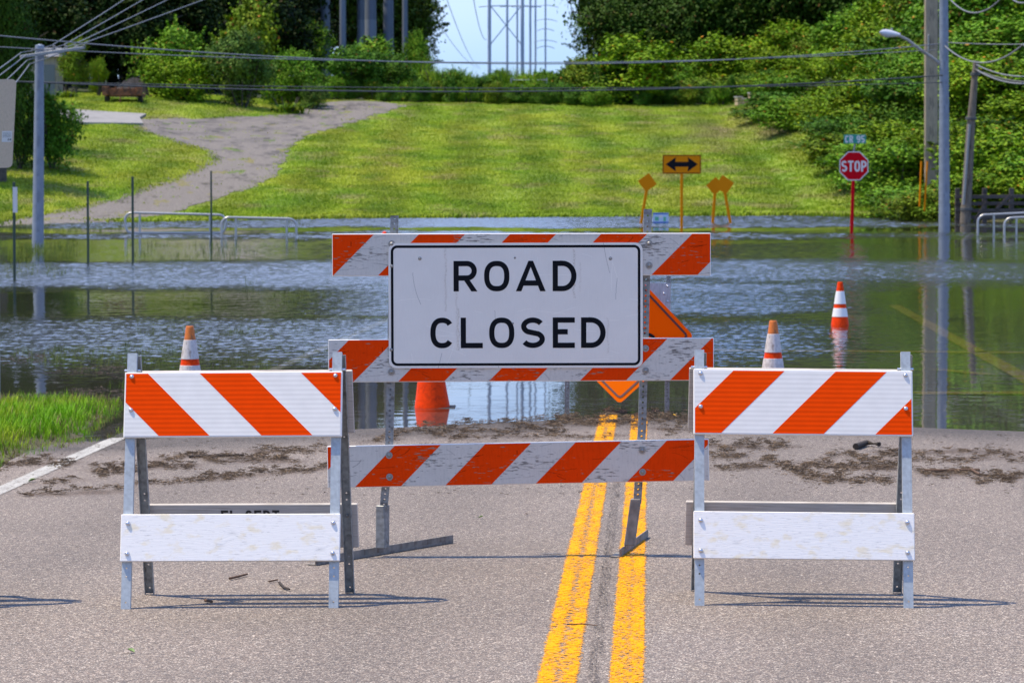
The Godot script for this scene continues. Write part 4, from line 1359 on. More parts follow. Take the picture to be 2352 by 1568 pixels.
	# cables hanging from the street light's pole to the right
	wire("upper pale cable looping from the street light pole at the top right", [at(2172, -16, RD - 0.2), at(2312, -18, RD - 8), at(2420, -80, RD - 16)], 0.028, 0.55, "cables looping right of the street light", M.wire)
	wire("pale cable looping low from the street light pole to the right edge", [at(2172, 106, RD - 0.2), at(2352, 101, RD - 8), at(2460, 60, RD - 16)], 0.030, 0.48, "cables looping right of the street light", M.wire)
	wire("straight thin wire running right from the street light pole", [at(2172, 97, RD), at(2460, 98, RD - 8)], 0.018, 0.05, "cables looping right of the street light", M.wire)
	# square timber pole behind
	D = 126.0
	var tb := Vector3(at(2140, 300, D).x, ground(at(2140, 300, D).x, D) - 0.3, -D)
	mb = MB.new()
	var tt := at(2140, -330, D)
	mb.box((tb + tt) * 0.5, Vector3(0.43, (tt - tb).length(), 0.36), Basis((tt - tb).normalized().cross(Vector3(0, 0, 1)), (tt - tb).normalized(), Vector3(0, 0, 1)), 0.02)
	var sq := thing("timber_pole", "square tan timber pole rising from the bushes behind the street light", "pole", tb)
	part("shaft", mb, M.wood_tan, sq)
	mb = MB.new()
	mb.box(at(2133, 100, D - 0.24), Vector3(0.05, 0.6, 0.08), Basis(), 0.01)
	part("clamp", mb, M.galv_dull, sq)
	# leaning wooden utility pole
	b = on_water(2218, 512)
	D = -b.z
	k = D / LENS
	o = thing("utility_pole", "weathered wooden utility pole leaning right beside the street light", "pole", Vector3(b.x, -0.5, b.z))
	mb = MB.new()
	t = at(2243, 139, D)
	mb.tube([Vector3(b.x - 0.02, -0.5, b.z), b, at(2230, 300, D), t], [13.0 * k, 12.5 * k, 10.0 * k, 6.5 * k], 14)
	part("shaft", mb, M.wood_pole, o)
	for q in [[2241.0, 170.0, 9.5], [2231.5, 272.0, 11.5], [2221.0, 480.0, 13.5]]:
		mb = MB.new()
		mb.lathe(at(q[0], q[1], D), [Vector2(q[2] * k, -0.05), Vector2(q[2] * k + 0.02, -0.04), Vector2(q[2] * k + 0.02, 0.04), Vector2(q[2] * k, 0.05)], 14)
		part("band", mb, M.wire_dark, o)
	mb = MB.new()
	mb.tube([at(2214, 470, D - 0.22), at(2228, 285, D - 0.2)], 0.045, 8)
	part("conduit", mb, M.galv_grey, o)
	wire("upper cable from the leaning wooden pole to the right edge", [at(2243, 148, D), at(2420, 166, D - 10)], 0.030, 0.22, "cables of the wooden pole", M.wire)
	wire("lower cable from the leaning wooden pole to the right edge", [at(2243, 160, D), at(2420, 182, D - 10)], 0.034, 0.25, "cables of the wooden pole", M.wire)
	wire("dark splice cable low between the wooden pole and right edge", [at(2238, 158, D), at(2420, 186, D - 4)], 0.05, 0.18, "cables of the wooden pole", M.wire_dark)
	# green stakes at left, the first with a tag
	var stakes := [[30.0, 418.0, 643.0, "dark green stake nearest the left edge with a white tag on it"], [200.0, 416.0, 603.0, "second dark green stake from the left edge standing in water"], [303.0, 405.0, 603.0, "dark green stake crossing the left end of the long handrail"], [483.5, 392.0, 548.0, "dark green stake crossing the right end of the long handrail"]]
	for q in stakes:
		var s := on_water(q[0], q[2])
		var top := at(q[0] + (2.0 if q[0] > 100 else 3.0), q[1], -s.z)
		var so := thing("green_stake", q[3], "stake", Vector3(s.x, -0.4, s.z), "green stakes in the left water")
		mb = MB.new()
		mb.box((top + so.position) * 0.5, Vector3(0.045, (top - so.position).length(), 0.012), Basis(), 0.002)
		mb.box((top + so.position) * 0.5 - Vector3(0, 0, 0.018), Vector3(0.010, (top - so.position).length(), 0.026), Basis(), 0.002)
		part("bar", mb, M.stake_green, so)
		if q[0] < 100:
			mb = MB.new()
			mb.slab(at(28.5, 488, -s.z - 0.02), Vector3.RIGHT, Vector3.UP, [Vector2(0, 0), Vector2(0.075, 0), Vector2(0.075, 0.42), Vector2(0, 0.42)], 0.003)
			part("tag", mb, M.sign_white, so)
	# hoop handrails
	for q in [["galvanised handrail hoop left of its neighbour, crossed by two green stakes", [286.0, 519.0, 488.0, 493.0, 535.0, 541.0], [320.0, 482.0], 96.0], ["shorter galvanised handrail hoop right of the long one on the left", [508.0, 680.0, 499.0, 502.0, 545.0, 548.0], [541.0, 658.0], 94.5], ["galvanised handrail hoop at the right edge, upper of the two", [2247.0, 2500.0, 493.0, 483.0, 534.0, 534.0], [2284.0, 2420.0], 97.0], ["galvanised handrail hoop at the right edge, lower of the two", [2308.0, 2500.0, 500.0, 492.0, 534.0, 534.0], [2336.0, 2440.0], 96.0]]:
		var a: Array = q[1]
		D = q[3]
		k = D / LENS
		var ho := thing("handrail", q[0], "handrail", Vector3(at(a[0], a[4], D).x, -0.4, -D), "hoop handrails in the water")
		mb = MB.new()
		var lo := -0.02 if a[0] > 400 else at(a[0], a[4], D).y
		var yl := at(a[0], a[2], D).y; var yr := at(a[1], a[3], D).y
		var xl := at(a[0], 500, D).x; var xr := at(a[1], 500, D).x
		var r := 0.20
		var p := []
		if a[0] < 400:
			p.append_array([Vector3(xr - r, lo, -D), Vector3((xl + xr) * 0.5, lo, -D), Vector3(xl + r, lo, -D), Vector3(xl + r * 0.4, lo + r * 0.12, -D), Vector3(xl + 0.03, lo + r * 0.6, -D)])
		else:
			p.append_array([Vector3(xl, -0.4, -D), Vector3(xl, 0.0, -D), Vector3(xl, yl - r, -D)])
		for i in 7:
			var e := PI - PI * 0.5 * i / 6.0
			p.append(Vector3(xl + r + cos(e) * r, yl - r + sin(e) * r, -D))
		for i in 7:
			var e := PI * 0.5 - PI * 0.5 * i / 6.0
			p.append(Vector3(xr - r + cos(e) * r, yr - r + sin(e) * r, -D))
		if a[0] < 400:
			p.append_array([Vector3(xr - 0.03, lo + r * 0.6, -D), Vector3(xr - r * 0.4, lo + r * 0.12, -D), Vector3(xr - r, lo, -D)])
		else:
			p.append_array([Vector3(xr, 0, -D), Vector3(xr, -0.4, -D)])
		mb.tube(p, 0.032, 10, false)
		part("rail_tube", mb, M.rail_steel, ho)
		for u in q[2]:
			mb = MB.new()
			var x := at(u, 500, D).x
			mb.tube([Vector3(x, -0.5, -D), Vector3(x, lerpf(yl, yr, (x - xl) / (xr - xl)) - 0.02, -D)], 0.028, 8)
			part("post", mb, M.rail_steel, ho)
	# orange stakes on the right bank
	for q in [[2117.0, 370.0, 2113.0, 452.0, "left of two thin orange stakes by the right bushes"], [2131.0, 370.0, 2124.0, 462.0, "right of two thin orange stakes by the right bushes"]]:
		mb = MB.new()
		var e1 := at(q[0], q[1], 111.5); var e0 := at(q[2], q[3] + 22.0, 111.5)
		mb.tube([e0, e1], 0.030, 6)
		whole("orange_stake", mb, M.amber, q[4], "stake", e0, "orange stakes on the right bank")
	# the tip of a channelizer far behind the left end of the top rail
	var fp := at(883, 562, 84.0)
	mb = MB.new()
	mb.lathe(Vector3(fp.x, -0.25, fp.z), [Vector2(0.10, 0), Vector2(0.055, 0.08), Vector2(0.05, 0.42), Vector2(0.035, 0.50)], 14)
	o = thing("delineator", "small round orange delineator tip showing just above the top rail", "delineator", Vector3(fp.x, -0.25, fp.z))
	part("tube", mb, M.cone, o)
	mb = MB.new()
	dome(Vector3(fp.x, 0.25 + 0.02, fp.z), Vector3.UP, 0.052, mb, 1.0)
	part("knob", mb, M.cone, o)
	# steel transmission poles on the left, seen against the trees
	var far := [[619.0, 16.0, 70.0, 215.0, 25.0], [747.0, 22.0, 132.0, 225.0, 27.0], [787.0, 15.0, 127.0, 205.0, 24.0], [829.0, 18.0, 95.0, 232.0, 27.0], [851.0, 27.0, 98.0, 226.0, 27.0], [892.0, 24.0, 98.0, 230.0, 27.0], [930.0, 13.0, 130.0, 222.0, 24.0]]
	var who := ["leftmost slim steel pole, before the dark trees", "thick steel pole second from left among the tall poles", "slim steel pole third from left, reaching low into the bushes", "steel pole with a pale foot, left of the thickest", "thickest steel pole in the group, its foot pale", "steel pole second from right in the left group", "slim steel pole at the right end of the left group"]
	for i in far.size():
		var q: Array = far[i]
		D = q[3]
		k = D / LENS
		var x := at(q[0], 100, D).x
		var g := ground(x, D) - 0.3
		o = thing("transmission_pole", who[i], "pole", Vector3(x, g, -D), "steel transmission poles beyond the hill")
		var cut := at(q[0], 45, D).y
		mb = MB.new()
		mb.tube([Vector3(x, cut, -D), Vector3(x, q[4], -D)], [q[1] * 0.5 * k, q[1] * 0.36 * k], 14)
		part("shaft", mb, M.pole_far, o)
		mb = MB.new()
		mb.tube([Vector3(x, g, -D), Vector3(x, cut, -D)], [q[1] * 0.52 * k, q[1] * 0.5 * k], 14)
		part("foot", mb, M.pole_far_low if i in [3, 4] else M.pole_far, o)
	# frames of the power line in the gap
	var frames := [[1124.0, 1200.0, 8.6, 330.0, 10.0, 105.0, "nearest power line frame in the sky gap, two poles joined by a large cross"], [1165.0, 1218.0, 5.6, 470.0, 8.0, 120.0, "middle power line frame in the sky gap with smaller braces"], [1188.0, 1230.0, 4.6, 620.0, 20.0, 128.0, "farthest power line frame in the sky gap with thin poles"]]
	for q in frames:
		D = q[3]
		k = D / LENS
		var xl := at(q[0], 0, D).x; var xr := at(q[1], 0, D).x
		o = thing("power_line_frame", q[6], "power pylon", Vector3((xl + xr) * 0.5, 3.0, -D), "power line frames in the sky gap")
		var topy := at(0, -420, D).y
		for x in [xl, xr]:
			mb = MB.new()
			mb.tube([Vector3(x, 3.0, -D), Vector3(x, topy, -D)], [q[2] * 0.55 * k, q[2] * 0.40 * k], 10)
			part("pole", mb, M.tower, o)
		var y0 := at(0, q[5], D).y; var y1 := at(0, q[4], D).y
		for s in ([[xl, y0, xr, y1], [xl, y1, xr, y0]] if D < 400.0 else []):
			mb = MB.new()
			mb.tube([Vector3(s[0], s[1], -D), Vector3(s[2], s[3], -D)], 1.3 * k, 6)
			part("brace", mb, M.tower, o)
		for e in [13.0, -120.0]:
			mb = MB.new()
			var y := at(0, e, D).y
			var ap := []
			for i in 9:
				var s := i / 8.0 * 2.0 - 1.0
				ap.append(Vector3((xl + xr) * 0.5 + s * (xr - xl) * 0.82, y - s * s * 2.6 * k, -D))
			mb.tube(ap, 1.3 * k, 6)
			part("crossarm", mb, M.tower, o)
	D = 700.0
	k = D / LENS
	var mx := at(1253, 0, D).x
	o = thing("power_mast", "slim power mast with many curved arms at the right of the sky gap", "power pylon", Vector3(mx, 3.0, -D))
	mb = MB.new()
	mb.tube([Vector3(mx, 3.0, -D), Vector3(mx, at(0, -300, D).y, -D)], [2.2 * k, 1.6 * k], 8)
	part("pole", mb, M.tower, o)
	for q in [[14.0, 30.0], [46.0, 27.0], [68.0, 20.0], [94.0, 27.0], [108.0, 20.0], [-30.0, 25.0]]:
		mb = MB.new()
		var ap := []
		for i in 9:
			var s := i / 8.0 * 2.0 - 1.0
			ap.append(Vector3(mx + s * q[1] * k, at(0, q[0], D).y - s * s * 5.0 * k + 2.0 * k, -D))
		mb.tube(ap, 0.8 * k, 5)
		part("arm", mb, M.tower, o)
	for q in [["faint conductor sagging steeply in the left of the sky gap", 930.0, -80.0, 250.0, 1104.0, 158.0, 640.0], ["middle faint conductor sagging in the sky gap", 1000.0, -80.0, 250.0, 1102.0, 154.0, 640.0], ["short faint conductor beside the nearest power line frame", 1075.0, -80.0, 250.0, 1118.0, 90.0, 420.0]]:
		wire(q[0], [at(q[1], q[2], q[3]), at(q[4], q[5], q[6])], 0.045, 1.5, "faint conductors in the sky gap", M.tower)

func far_things() -> void:
	# shed behind the left pole
	var D := 176.0
	var k := D / LENS
	var x0 := at(60, 200, D).x; var x1 := at(130, 200, D).x
	var g := ground(x0, D)
	var o := thing("shed", "small tan shed with a grey roof behind the left steel pole", "shed", Vector3((x0 + x1) * 0.5, g, -D))
	var mb := MB.new()
	var hgt := at(0, 130, D).y - g
	mb.box(Vector3((x0 + x1) * 0.5, g + hgt * 0.5, -D - 1.2), Vector3(x1 - x0, hgt, 2.4), Basis(), 0.02)
	part("wall", mb, M.shed_wall, o)
	mb = MB.new()
	var rt := at(0, 108, D).y
	mb.quad(Vector3(x0 - 0.25, g + hgt, -D + 0.2), Vector3(x1 + 0.25, g + hgt, -D + 0.2), Vector3(x1 + 0.1, rt, -D - 1.2), Vector3(x0 - 0.1, rt, -D - 1.2), Vector3(0, 1, 1))
	mb.quad(Vector3(x0 - 0.25, g + hgt, -D - 2.6), Vector3(x1 + 0.25, g + hgt, -D - 2.6), Vector3(x1 + 0.1, rt, -D - 1.2), Vector3(x0 - 0.1, rt, -D - 1.2), Vector3(0, 1, -1))
	mb.tri(Vector3(x0 - 0.25, g + hgt, -D + 0.2), Vector3(x0 - 0.1, rt, -D - 1.2), Vector3(x0 - 0.25, g + hgt, -D - 2.6), Vector3.LEFT)
	mb.tri(Vector3(x1 + 0.25, g + hgt, -D + 0.2), Vector3(x1 + 0.1, rt, -D - 1.2), Vector3(x1 + 0.25, g + hgt, -D - 2.6), Vector3.RIGHT)
	mb.quad(Vector3(x0 - 0.25, g + hgt, -D + 0.2), Vector3(x1 + 0.25, g + hgt, -D + 0.2), Vector3(x1 + 0.25, g + hgt, -D - 2.6), Vector3(x0 - 0.25, g + hgt, -D - 2.6), Vector3.DOWN)
	part("roof", mb, M.shed_roof, o)
	mb = MB.new()
	mb.box(Vector3(x1 - 0.35, g + hgt * 0.42, -D + 0.03), Vector3(0.5, hgt * 0.75, 0.05), Basis(), 0.005)
	part("door", mb, M.shed_roof, o)
	# rusty trailer
	var c := on_ground(281, 236)
	D = -c.z
	k = D / LENS
	o = thing("utility_trailer", "rusty red-brown flatbed trailer parked beyond the concrete pad", "trailer", c)
	mb = MB.new()
	mb.box(c + Vector3(0, 0.38, -1.2), Vector3(80 * k, 0.13, 2.6), Basis(), 0.02)
	part("bed", mb, M.trailer_rust, o)
	for s: float in [-1.0, 1.0]:
		mb = MB.new()
		var wx: float = c.x + s * 38 * k
		mb.tube([Vector3(wx - 0.10, c.y + 0.22, -D - 0.5), Vector3(wx + 0.10, c.y + 0.22, -D - 0.5)], 0.24, 16)
		var wh := part("wheel", mb, M.tyre, o)
		mb = MB.new()
		mb.tube([Vector3(wx - 0.11, c.y + 0.22, -D - 0.5), Vector3(wx + 0.11, c.y + 0.22, -D - 0.5)], 0.12, 12)
		put("rim", mb.mesh(c), M.trailer_rust, wh)
		mb = MB.new()
		mb.box(Vector3(c.x + s * 39 * k, c.y + 0.55, -D + 0.08), Vector3(0.24, 0.42, 0.5), Basis(), 0.01)
		part("corner_post", mb, M.trailer_rust, o)
	mb = MB.new()
	mb.box(c + Vector3(0, 0.54, 0.06), Vector3(66 * k, 0.20, 0.06), Basis(), 0.01)
	part("tailgate", mb, M.trailer_rust, o)
	for i in 5:
		mb = MB.new()
		mb.box(c + Vector3((i - 2) * 0.30, 0.60, 0.10), Vector3(0.05, 0.30, 0.05), Basis(), 0.005)
		part("stake", mb, M.trailer_rust, o)
	mb = MB.new()
	mb.box(c + Vector3(-0.1, 0.17, 0.1), Vector3(0.06, 0.34, 0.06), Basis(), 0.005)
	part("stand", mb, M.trailer_rust, o)
	# dark mound behind the trailer
	mb = MB.new()
	var mc := at(308, 180, D + 6.0)
	var mg := ground(mc.x, D + 6.0)
	var rows := 8
	for i in rows:
		for j in 24:
			var P := func(ii: int, jj: int) -> Vector3:
				var a := TAU * jj / 24.0
				var r := 1.0 - float(ii) / rows
				var hh := 1.0 * (1.0 - pow(r, 1.6)) + 0.15 * noise_a.get_noise_2d(jj % 24 * 40.0, ii * 50.0)
				return Vector3(mc.x + cos(a) * r * 1.35, mg - 0.1 + hh, -D - 6.0 + sin(a) * r * 1.5)
			mb.quad(P.call(i, j), P.call(i, j + 1), P.call(i + 1, j + 1), P.call(i + 1, j), Vector3.UP)
	whole("gravel_mound", mb, M.gravel_pile, "dark mound of gravel heaped behind the rusty trailer", "mound", Vector3(mc.x, mg, -D - 6.0))
	# pipe gate and fence at the crest
	D = 188.0
	k = D / LENS
	var gx0 := at(1174, 200, D).x; var gx1 := at(1256, 200, D).x
	var gy := ground(gx0, D)
	o = thing("pipe_gate", "silver pipe gate half sunk in weeds at the crest of the grass", "gate", Vector3((gx0 + gx1) * 0.5, gy, -D))
	for i in 4:
		mb = MB.new()
		mb.tube([Vector3(gx0, gy + 0.3 + i * 0.3, -D), Vector3(gx1, gy + 0.3 + i * 0.3, -D)], 0.02, 6)
		part("bar", mb, M.rail_steel, o)
	for x in [gx0, (gx0 + gx1) * 0.5, gx1]:
		mb = MB.new()
		mb.tube([Vector3(x, gy - 0.2, -D), Vector3(x, gy + 1.3, -D)], 0.04, 6)
		part("upright", mb, M.rail_steel, o)
	# post and board fence at the right waterline
	D = 112.0
	k = D / LENS
	o = thing("board_fence", "weathered grey board fence with diagonal braces at the right waterline", "fence", Vector3(at(2300, 500, D).x, 0.0, -D))
	for u in [2200.0, 2262.0, 2324.0, 2386.0, 2450.0]:
		mb = MB.new()
		var x := at(u, 500, D).x
		mb.box(Vector3(x, 0.35, -D), Vector3(0.14, 1.4, 0.12), Basis(), 0.01)
		part("post", mb, M.wood_grey, o)
	for v in [452.0, 468.0, 484.0, 499.0]:
		mb = MB.new()
		var a := at(2195, v, D - 0.07); var b := at(2455, v - 2.0, D - 0.07)
		mb.box((a + b) * 0.5, Vector3((b - a).length(), 0.11, 0.03), Basis((b - a).normalized(), Vector3.UP, Vector3(0, 0, 1)), 0.005)
		part("board", mb, M.wood_grey, o)
	for q in [[2238.0, 512.0, 2268.0, 462.0], [2290.0, 480.0, 2322.0, 448.0]]:
		mb = MB.new()
		var a := at(q[0], q[1], D - 0.11); var b := at(q[2], q[3], D - 0.11)
		mb.box((a + b) * 0.5, Vector3((b - a).length(), 0.10, 0.03), Basis((b - a).normalized(), Vector3(0, 0, 1).cross((b - a).normalized()), Vector3(0, 0, 1)), 0.005)
		part("brace", mb, M.wood_grey, o)
	# pale boxes in the bushes at the crest
	var bx := [[1697.0, 214.0, 0.26, 0.42, "leftmost of four pale boxes lost in the crest bushes"], [1712.0, 219.0, 0.34, 0.26, "second of four pale boxes lost in the crest bushes"], [1728.0, 218.0, 0.28, 0.46, "third of four pale boxes lost in the crest bushes"], [1752.0, 226.0, 0.28, 0.44, "rightmost of four pale boxes lost in the crest bushes"]]
	for q in bx:
		var p := at(q[0], q[1], 183.0)
		p.y = ground(p.x, 183.0) + q[3] * 0.5
		var bo := thing("pale_box", q[4], "box", p - Vector3(0, q[3] * 0.5, 0), "pale boxes in the crest bushes")
		mb = MB.new()
		mb.box(p, Vector3(q[2], q[3], 0.4), Basis(Vector3.UP, 0.3), 0.02)
		part("case", mb, M.tan_back, bo)
		mb = MB.new()
		mb.box(p + Vector3(0, q[3] * 0.5 + 0.025, 0), Vector3(q[2] + 0.06, 0.05, 0.46), Basis(Vector3.UP, 0.3), 0.01)
		part("lid", mb, M.plate_edge, bo)

# ---------------------------------------------------------------- plants
var crowns := {}
# a crown in a unit box (x, z from -0.5 to 0.5; y from 0 to 1): lobes carrying leaves of length l
func crown_mesh(sd: int, lobes: int, leaves: int, l: float, tall: float, ragged: float) -> ArrayMesh:
	var r := RandomNumberGenerator.new()
	r.seed = sd
	var L := []
	for i in lobes:
		var a := r.randf() * TAU
		var h := pow(r.randf(), 0.85)
		var reach := sqrt(maxf(0.0, 1.0 - pow(h * 2.0 - 0.85, 2.0) * 0.75)) * 0.33 * r.randf_range(0.35, 1.0)
		L.append([Vector3(cos(a) * reach, 0.16 + h * 0.66, sin(a) * reach), r.randf_range(0.10, 0.24) * (1.15 - h * 0.35)])
	var v := PackedVector3Array()
	var c := PackedColorArray()
	v.resize(leaves * 6)
	c.resize(leaves * 6)
	# sprigs that break the outline: [root, tip, tone]
	var S := []
	for i in lobes * 9:
		var q: Array = L[r.randi() % lobes]
		var dir := Vector3(r.randfn(), r.randfn() * 0.8 + 0.55, r.randfn()).normalized()
		var root: Vector3 = q[0] + dir * q[1] * 0.75 * Vector3(1, tall, 1)
		S.append([root, root + (dir + Vector3(0, 0.35, 0)).normalized() * r.randf_range(0.05, 0.16) * (0.6 + ragged), r.randf_range(0.7, 1.3), r.randf()])
	var tone := []
	for i in lobes: tone.append([r.randf_range(0.72, 1.25), r.randf()])
	for i in leaves:
		var li := r.randi() % lobes
		var q: Array = L[li]
		var dir := Vector3(r.randfn(), r.randfn() * 0.9, r.randfn()).normalized()
		if dir.y < -0.3 and r.randf() < 0.6: dir.y = -dir.y
		var rad: float = q[1] * (pow(r.randf(), 0.33) * (1.0 + ragged * r.randf() * r.randf()))
		var p: Vector3 = q[0] + dir * rad * Vector3(1, tall, 1)
		var lt: Array = tone[li]
		if r.randf() < 0.34:
			var sp: Array = S[r.randi() % S.size()]
			var f := r.randf()
			p = sp[0].lerp(sp[1], f) + Vector3(r.randfn(), r.randfn(), r.randfn()) * l * 0.55 * (1.1 - f)
			dir = (sp[1] - sp[0]).normalized()
			lt = [sp[2], sp[3]]
		p.y = maxf(p.y, 0.005)
		var out := (dir + Vector3(r.randfn(), r.randfn() + 0.5, r.randfn()) * 0.65).normalized()
		var along := out.cross(Vector3(r.randfn(), r.randfn(), r.randfn())).normalized()
		var wide := along.cross(out) * l * r.randf_range(0.26, 0.42)
		along *= l * r.randf_range(0.55, 1.3) * 0.5
		var bend := out * l * r.randf_range(0.02, 0.16)
		var A := p - along; var B := p + along - bend; var C := p + wide - bend * 0.3; var D := p - wide - bend * 0.3
		var j := i * 6
		v[j] = A; v[j + 1] = C; v[j + 2] = B; v[j + 3] = A; v[j + 4] = B; v[j + 5] = D
		# leaf colour: green, some yellowing, a few reddish
		var y: float = r.randf() * 0.5 + lt[1] * 0.5
		var t: float = r.randf_range(0.75, 1.25) * lt[0]
		var col := Color(0.062, 0.125, 0.016).lerp(Color(0.125, 0.165, 0.020), y * y)
		if r.randf() < 0.02: col = Color(0.20, 0.09, 0.03)
		col = Color(col.r * t, col.g * t, col.b * t)
		for e in 6: c[j + e] = col
	var arr := []
	arr.resize(Mesh.ARRAY_MAX)
	arr[Mesh.ARRAY_VERTEX] = v
	arr[Mesh.ARRAY_COLOR] = c
	var m := ArrayMesh.new()
	m.add_surface_from_arrays(Mesh.PRIMITIVE_TRIANGLES, arr)
	return m

# arching blades from one root, in the same unit box
func tussock_mesh(sd: int, blades: int, wide: float, spread: float, droop: float) -> ArrayMesh:
	var r := RandomNumberGenerator.new()
	r.seed = sd
	var mb := MB.new()
	for i in blades:
		var a := r.randf() * TAU
		var dir := Vector3(cos(a), 0, sin(a))
		var s := r.randf_range(0.25, 1.0) * spread
		var h := r.randf_range(0.6, 1.0)
		var root := Vector3(r.randfn(), 0, r.randfn()) * 0.09
		var side := dir.cross(Vector3.UP) * wide * r.randf_range(0.6, 1.2)
		var y := r.randf()
		var col := Color(0.062, 0.125, 0.016).lerp(Color(0.15, 0.17, 0.022), y * y)
		mb.tint = col
		var last := root
		for k in 4:
			var f := (k + 1) / 4.0
			var p := root + dir * s * f * f + Vector3.UP * (h * f - droop * f * f * f * h)
			var w0 := side * (1.0 - k / 4.0); var w1 := side * (1.0 - f)
			mb.quad(last - w0, last + w0, p + w1, p - w1, dir + Vector3.UP)
			last = p
	return mb.mesh(Vector3.ZERO, true)

func plant(called: String, label: String, category: String, where: Vector3, wide: float, tall: float, mat: Material, mesh: String, group: String, trunk := 0.0, skirt := 0.16) -> Node3D:
	var o := thing(called, label, category, where, group)
	var cr := put("crown" if trunk > 0.0 else "foliage", crowns[mesh], mat, o)
	cr.position.y = tall * (skirt if trunk > 0.0 else -0.02)
	cr.scale = Vector3(wide, tall * (1.0 - skirt if trunk > 0.0 else 1.0), wide * 0.9)
	cr.rotation.y = rng.randf() * TAU
	var mb := MB.new()
	if trunk > 0.0:
		var b := rng.randf() * TAU
		mb.tube([Vector3(0, -0.3, 0), Vector3(0.05, tall * 0.22, 0), Vector3(0.1, tall * 0.5, 0.05), Vector3(0.05, tall * 0.8, 0)], [trunk * 1.3, trunk, trunk * 0.7, trunk * 0.2], 8)
		for i in 5:
			var a := b + i * 1.3
			var y := tall * (0.28 + 0.09 * i)
			mb.tube([Vector3(0.06, y, 0), Vector3(cos(a) * wide * 0.2, y + tall * 0.1, sin(a) * wide * 0.2), Vector3(cos(a) * wide * 0.34, y + tall * 0.16, sin(a) * wide * 0.34)], [trunk * 0.5, trunk * 0.3, trunk * 0.1], 6, false)
		put("trunk", mb.mesh(), M.bark, o)
	else:
		for i in 5:
			var a := i * 1.26 + rng.randf()
			mb.tube([Vector3(0, -0.2, 0), Vector3(cos(a) * wide * 0.14, tall * 0.35, sin(a) * wide * 0.14), Vector3(cos(a) * wide * 0.22, tall * 0.7, sin(a) * wide * 0.22)], [0.04, 0.028, 0.012], 5, false)
		put("stem", mb.mesh(), M.bark, o)
	return o

